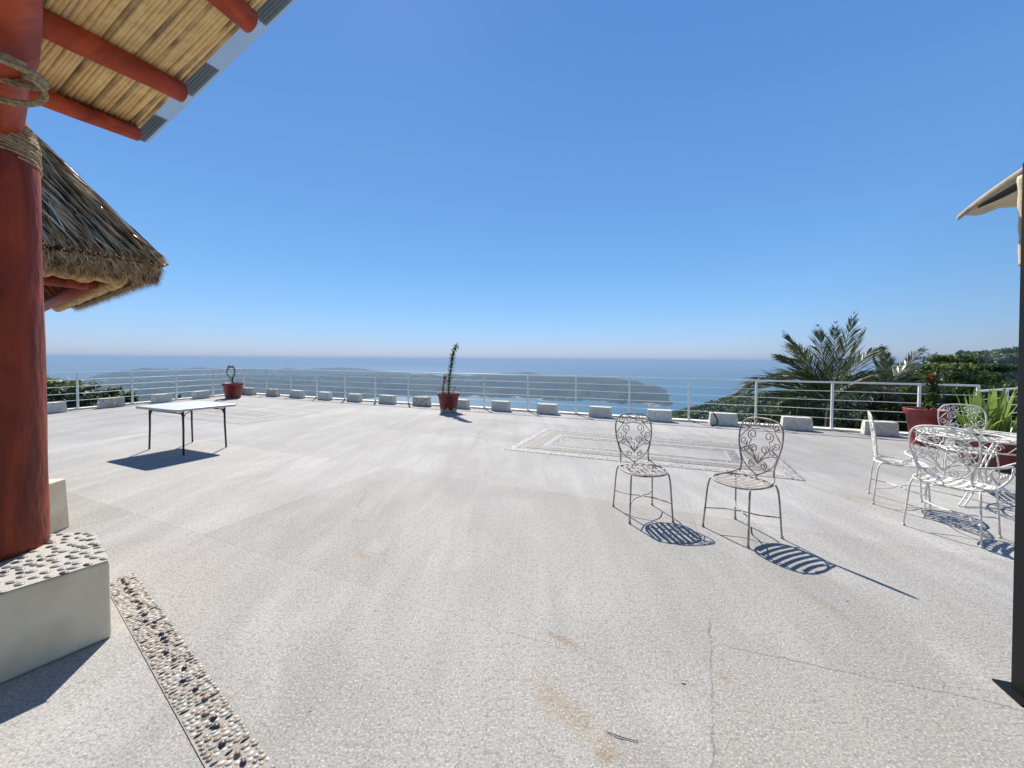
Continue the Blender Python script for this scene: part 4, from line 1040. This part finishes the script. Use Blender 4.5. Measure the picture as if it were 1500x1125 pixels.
# ---------------- palms, trees and shrubs beyond the railing
def palm(base, crown, fronds, mt, label, seed, trunkr=.11):
    rnd = random.Random(seed); B_ = Vector(base); r = tag(empty('palm_tree', B_), label, 'palm', 'palms behind the railing')
    c = Vector(crown)-B_
    o = MB(); n = 14
    o.tube([Vector((c.x*k/n+.05*sin(k*.5), c.y*k/n, c.z*k/n)) for k in range(n+1)], [trunkr*(1.25-.35*k/n)*(1.06 if k % 2 else .95) for k in range(n+1)], 12); o.build('trunk', M['bark'], r)
    for fi, (az, el, L, droop) in enumerate(fronds):
        o = MB(); d = Vector((sin(az)*cos(el), cos(az)*cos(el), sin(el)))
        flat = Vector((sin(az), cos(az), 0)); P = []; n = 26
        for k in range(n+1):
            t = k/n; P.append(c+d*L*t+Vector((0, 0, -1))*droop*L*t*t*t*.75-Vector((0, 0, 1))*droop*L*t*t*.25)
        n = 22; P = [P[int(k*26/22)] for k in range(23)]
        o.tube(P, [.02*(1-.85*k/n) for k in range(n+1)], 5)
        side = d.cross(Vector((0, 0, 1))); side = side.normalized() if side.length > .2 else Vector((1, 0, 0))
        for k in range(3, n+1):
            for q in range(2):
                t = (k+q*.5)/n
                if t > 1: continue
                p = P[k-1].lerp(P[min(k, n)], q*.5) if q else P[k]; tg = (P[min(k, n)]-P[k-1]).normalized()
                ll_ = L*.44*(sin(pi*min(1, .12+.86*t))**.6)*rnd.uniform(.85, 1.1)*(1-.35*t)
                for s in (-1, 1):
                    dd = (side*s*(.62)+tg*(.80+.6*t)+Vector((0, 0, 1))*rnd.uniform(.0, .28)).normalized()
                    w_ = .017*rnd.uniform(.7, 1.3); nn = dd.cross(tg).normalized(); ws = dd.cross(nn).normalized()*w_
                    ws = (ws*.7+nn*w_*rnd.uniform(-.7, .7))
                    m_ = p+dd*ll_*.5-Vector((0, 0, .06))*ll_; e = p+dd*ll_-Vector((0, 0, rnd.uniform(.12, .42)))*ll_
                    o.add([p-ws*.5, p+ws*.5, m_+ws, e, m_-ws], [(0, 1, 2, 3, 4)], False)
        o.build('frond', M[mt], r)
def tree(c, rad, trunk_z, n_cl, n_lf, L, mats, label, seed, name='tree', group='trees and shrubs beyond the railing', catg='tree', layered=False):
    rnd = random.Random(seed); c = Vector(c); B_ = Vector((c.x, c.y, trunk_z)); r = tag(empty(name, B_), label, catg, group)
    o = MB(); H = c.z-trunk_z; tr = max(.05, rad[0]*.06)
    o.tube([Vector((0, 0, 0)), Vector((.06, .02, H*.4)), Vector((-.03, 0, H*.75)), Vector((0, 0, H))], [tr*1.3, tr, tr*.8, tr*.5], 8)
    cl = []
    for i in range(n_cl):
        a = rnd.uniform(0, 2*pi); u = rnd.uniform(-1, 1) if not layered else rnd.choice((-.7, -.3, .1, .5, .9)); rr = sqrt(max(0, 1-u*u*.9))*rnd.uniform(.35, 1)
        cl.append((Vector((cos(a)*rr*rad[0], sin(a)*rr*rad[1], u*rad[2])), rnd.uniform(.22, .38)*min(rad)))
    for p, q in cl[:18]: o.tube([Vector((0, 0, H*.7)), Vector((p.x*.4, p.y*.4, H*.85+p.z*.4)), p+Vector((0, 0, H))], [tr*.5, tr*.3, tr*.1], 5)
    o.build('trunk', M['bark'], r)
    o = MB()
    for p, q in cl:
        mi = rnd.randrange(len(mats))
        for k in range(n_lf):
            d = Vector((rnd.gauss(0, 1), rnd.gauss(0, 1), rnd.gauss(0, 1))).normalized(); rr = q*rnd.random()**.4*1.5
            pt = p+Vector((d.x*rr, d.y*rr, d.z*rr*(.45 if layered else .8)))+Vector((0, 0, H))
            o.cur = mi if rnd.random() < .75 else rnd.randrange(len(mats))
            dd = Vector((rnd.gauss(0, 1), rnd.gauss(0, 1), rnd.gauss(0, .5))); leafquad(o, pt, dd, L*rnd.uniform(.6, 1.3), L*rnd.uniform(.35, .6), L*.2)
    o.build('crown', [M[m] for m in mats], r)
R = radians
pb = dep(1216, 640, 11.2); pcw = dep(1216, 590, 11.2)
def fto(X, Y, dy, droop):
    t = dep(X, Y, pcw.y+dy); v = t-pcw; v.z += v.length*droop; return (atan2(v.x, v.y), atan2(v.z, hypot(v.x, v.y)), v.length, droop)
fr = [fto(1251, 460, .1, .02), fto(1266, 482, -.3, .05), fto(1224, 474, .5, .03), fto(1198, 478, -.2, .06), fto(1150, 486, .3, .10), fto(1138, 516, .1, .22), fto(1137, 542, -.5, .4), fto(1160, 500, -.6, .2),
      fto(1066, 583, .2, .45), fto(1085, 560, .6, .5), fto(1100, 610, -.3, .5), fto(1288, 505, .3, .2), fto(1300, 540, -.2, .4), fto(1305, 570, .4, .5), fto(1130, 640, -.8, .5), fto(1170, 655, -1.0, .6), fto(1290, 630, -.8, .6), fto(1240, 520, 1.4, .3), fto(1180, 545, 1.3, .5)]
palm((pcw.x, pcw.y, -4.2), pcw, fr, 'palm', 'large dark green palm with tall spiky fronds behind the railing', 21)
pcw = dep(1298, 572, 12.2)
fr = [fto(1352, 508, .3, .05), fto(1342, 522, -.2, .1), fto(1292, 506, .1, .05), fto(1300, 515, -.4, .1), fto(1278, 520, .3, .15), fto(1262, 545, .1, .35), fto(1350, 550, -.2, .35), fto(1360, 575, .4, .5), fto(1270, 590, -.8, .5), fto(1320, 600, -.8, .5), fto(1315, 530, 1, .2)]
palm((pcw.x, pcw.y, -4.4), pcw, fr, 'palmp', 'smaller greyish palm with pale fronds right of the large palm', 22, .09)
def T(X, Y, d, rad, ncl, nlf, L, mats, label, seed, **k): tree(dep(X, Y, d), rad, -5.5, ncl, nlf, L, mats, label, seed, **k)
T(1388, 553, 13.5, (1.5, 1.2, .75), 46, 260, .13, ('leaf', 'leafd', 'leafd', 'leafy'), 'rounded green tree rising over the railing behind the red bloom', 31, layered=True)
T(1440, 566, 14.5, (1.25, 1.2, .8), 30, 240, .13, ('leafd', 'leafd', 'leaf'), 'dark feathery tree between the round tree and the black post', 32, layered=True)
T(1322, 606, 12.4, (.9, .8, .75), 26, 220, .12, ('leafd', 'leaf', 'leafy'), 'light green shrub behind the rails beside the tall red pot', 33, name='shrub', catg='shrub')
T(1385, 612, 12.2, (1.2, .8, .95), 26, 260, .12, ('leafd', 'leafd', 'leaf'), 'dark shrub filling the rails under the round tree', 34, name='shrub', catg='shrub')
T(1262, 606, 13, (1.1, .9, 1.0), 26, 260, .12, ('leafd', 'leafd', 'leafd'), 'dark shrub behind the rails under the two palms', 35, name='shrub', catg='shrub')
T(1180, 614, 13.4, (1.2, .9, .75), 24, 240, .13, ('leafd', 'leaf'), 'dark shrub under the left side of the large palm', 36, name='shrub', catg='shrub')
T(1460, 606, 11.4, (1.0, .8, .85), 24, 240, .12, ('leafd', 'leaf', 'leafd'), 'dark shrub behind the strap leaved plants in the low pot', 37, name='shrub', catg='shrub')
T(1118, 610, 14, (.7, .7, .45), 12, 220, .13, ('leafd', 'leaf'), 'small dark shrub at the left foot of the large palm', 38, name='shrub', catg='shrub')
# left: hillside shrubs and a pale house
for X, Y, d, rad, ncl, mats, label, sd in ((84, 577, 34, (2.2, 2, 1.3), 20, ('leaf', 'leafy', 'leafd'), 'bushy green tree at the left end of the railing beside the column', 51), (112, 588, 30, (1.9, 1.8, 1.2), 20, ('leaf', 'leafd'), 'round green tree behind the first rails right of the column', 52),
        (150, 588, 30, (2.3, 1.8, .9), 22, ('leafy', 'leaf', 'leafd'), 'low spreading green tree seen over the left blocks', 53), (183, 596, 26, (1.2, 1.2, .75), 14, ('leafd', 'leaf'), 'small dark tree closest to the second left rail post', 54)):
    tree(dep(X, Y, d), rad, -14, ncl, 150, .34, mats, label, sd)
for X, Y, d, s_, label, sd in ((262, 588, 17.8, .36, 'low dark shrub showing between two left blocks', 61), (247, 592, 17, .2, 'tiny dark shrub left of the low dark one at the left rails', 62)):
    tree(dep(X, Y, d), (s_*1.5, s_, s_*.6), -4.5, 9, 110, .10, ('leafd', 'leafd', 'pot' if sd == 61 else 'leafd'), label, sd, name='shrub', catg='shrub')
def house(p, w_, d_, h_, rz, label, group, big=False):
    o = MB(); r = tag(empty('hillside_house', p, rz), label, 'house', group)
    o.box((-w_/2, -d_/2, -3), (w_/2, d_/2, h_)); o.build('wall', M['housew'], r)
    o = MB(); o.box((-w_/2-.3, -d_/2-.3, h_+.002), (w_/2+.3, d_/2+.3, h_+.35)); o.build('roof', M['housew'] if big else M['housew'], r)
    if big:
        for k in range(4):
            o = MB(); x = -w_/2+w_*(k+.5)/4; o.box((x-.6, -d_/2-.03, h_*.35), (x+.6, -d_/2+.02, h_*.8)); o.build('window', M['glass'], r)
M['housew'] = mat('house_wall', (.66, .62, .55), .8, var=.15, vscale=.3); M['houser'] = mat('house_roof', (.34, .26, .2), .8, var=.2); M['glass'] = mat('dark_glass', (.03, .04, .05), .15)
house(dep(98, 563, 62)-Vector((0, 0, 1.1)), 2.6, 3, 1.3, .4, 'pale low house above the green trees at the far left', None, True)
rnd = random.Random(77); n = 0
while n < 70:
    if rnd.random() < .6: X = rnd.uniform(110, 330); q = RIDP[0]
    else: X = rnd.uniform(180, 700); q = RIDP[1]
    a = aze(X, 540)[0]; v = inter(q[0], a)
    if not v: continue
    r_ = v[0]-rnd.uniform(30, 900 if q is RIDP[0] else 420); z = height(a, r_)
    if z < H0+6: continue
    s_ = rnd.uniform(9, 24)*(1.4 if q is RIDP[0] else .9)
    house((r_*sin(a), r_*cos(a), z-1), s_, s_*.7, rnd.uniform(5, 13), rnd.uniform(0, 3), 'tiny pale house on the wooded far shore of the bay', 'far houses on the shore of the bay'); n += 1
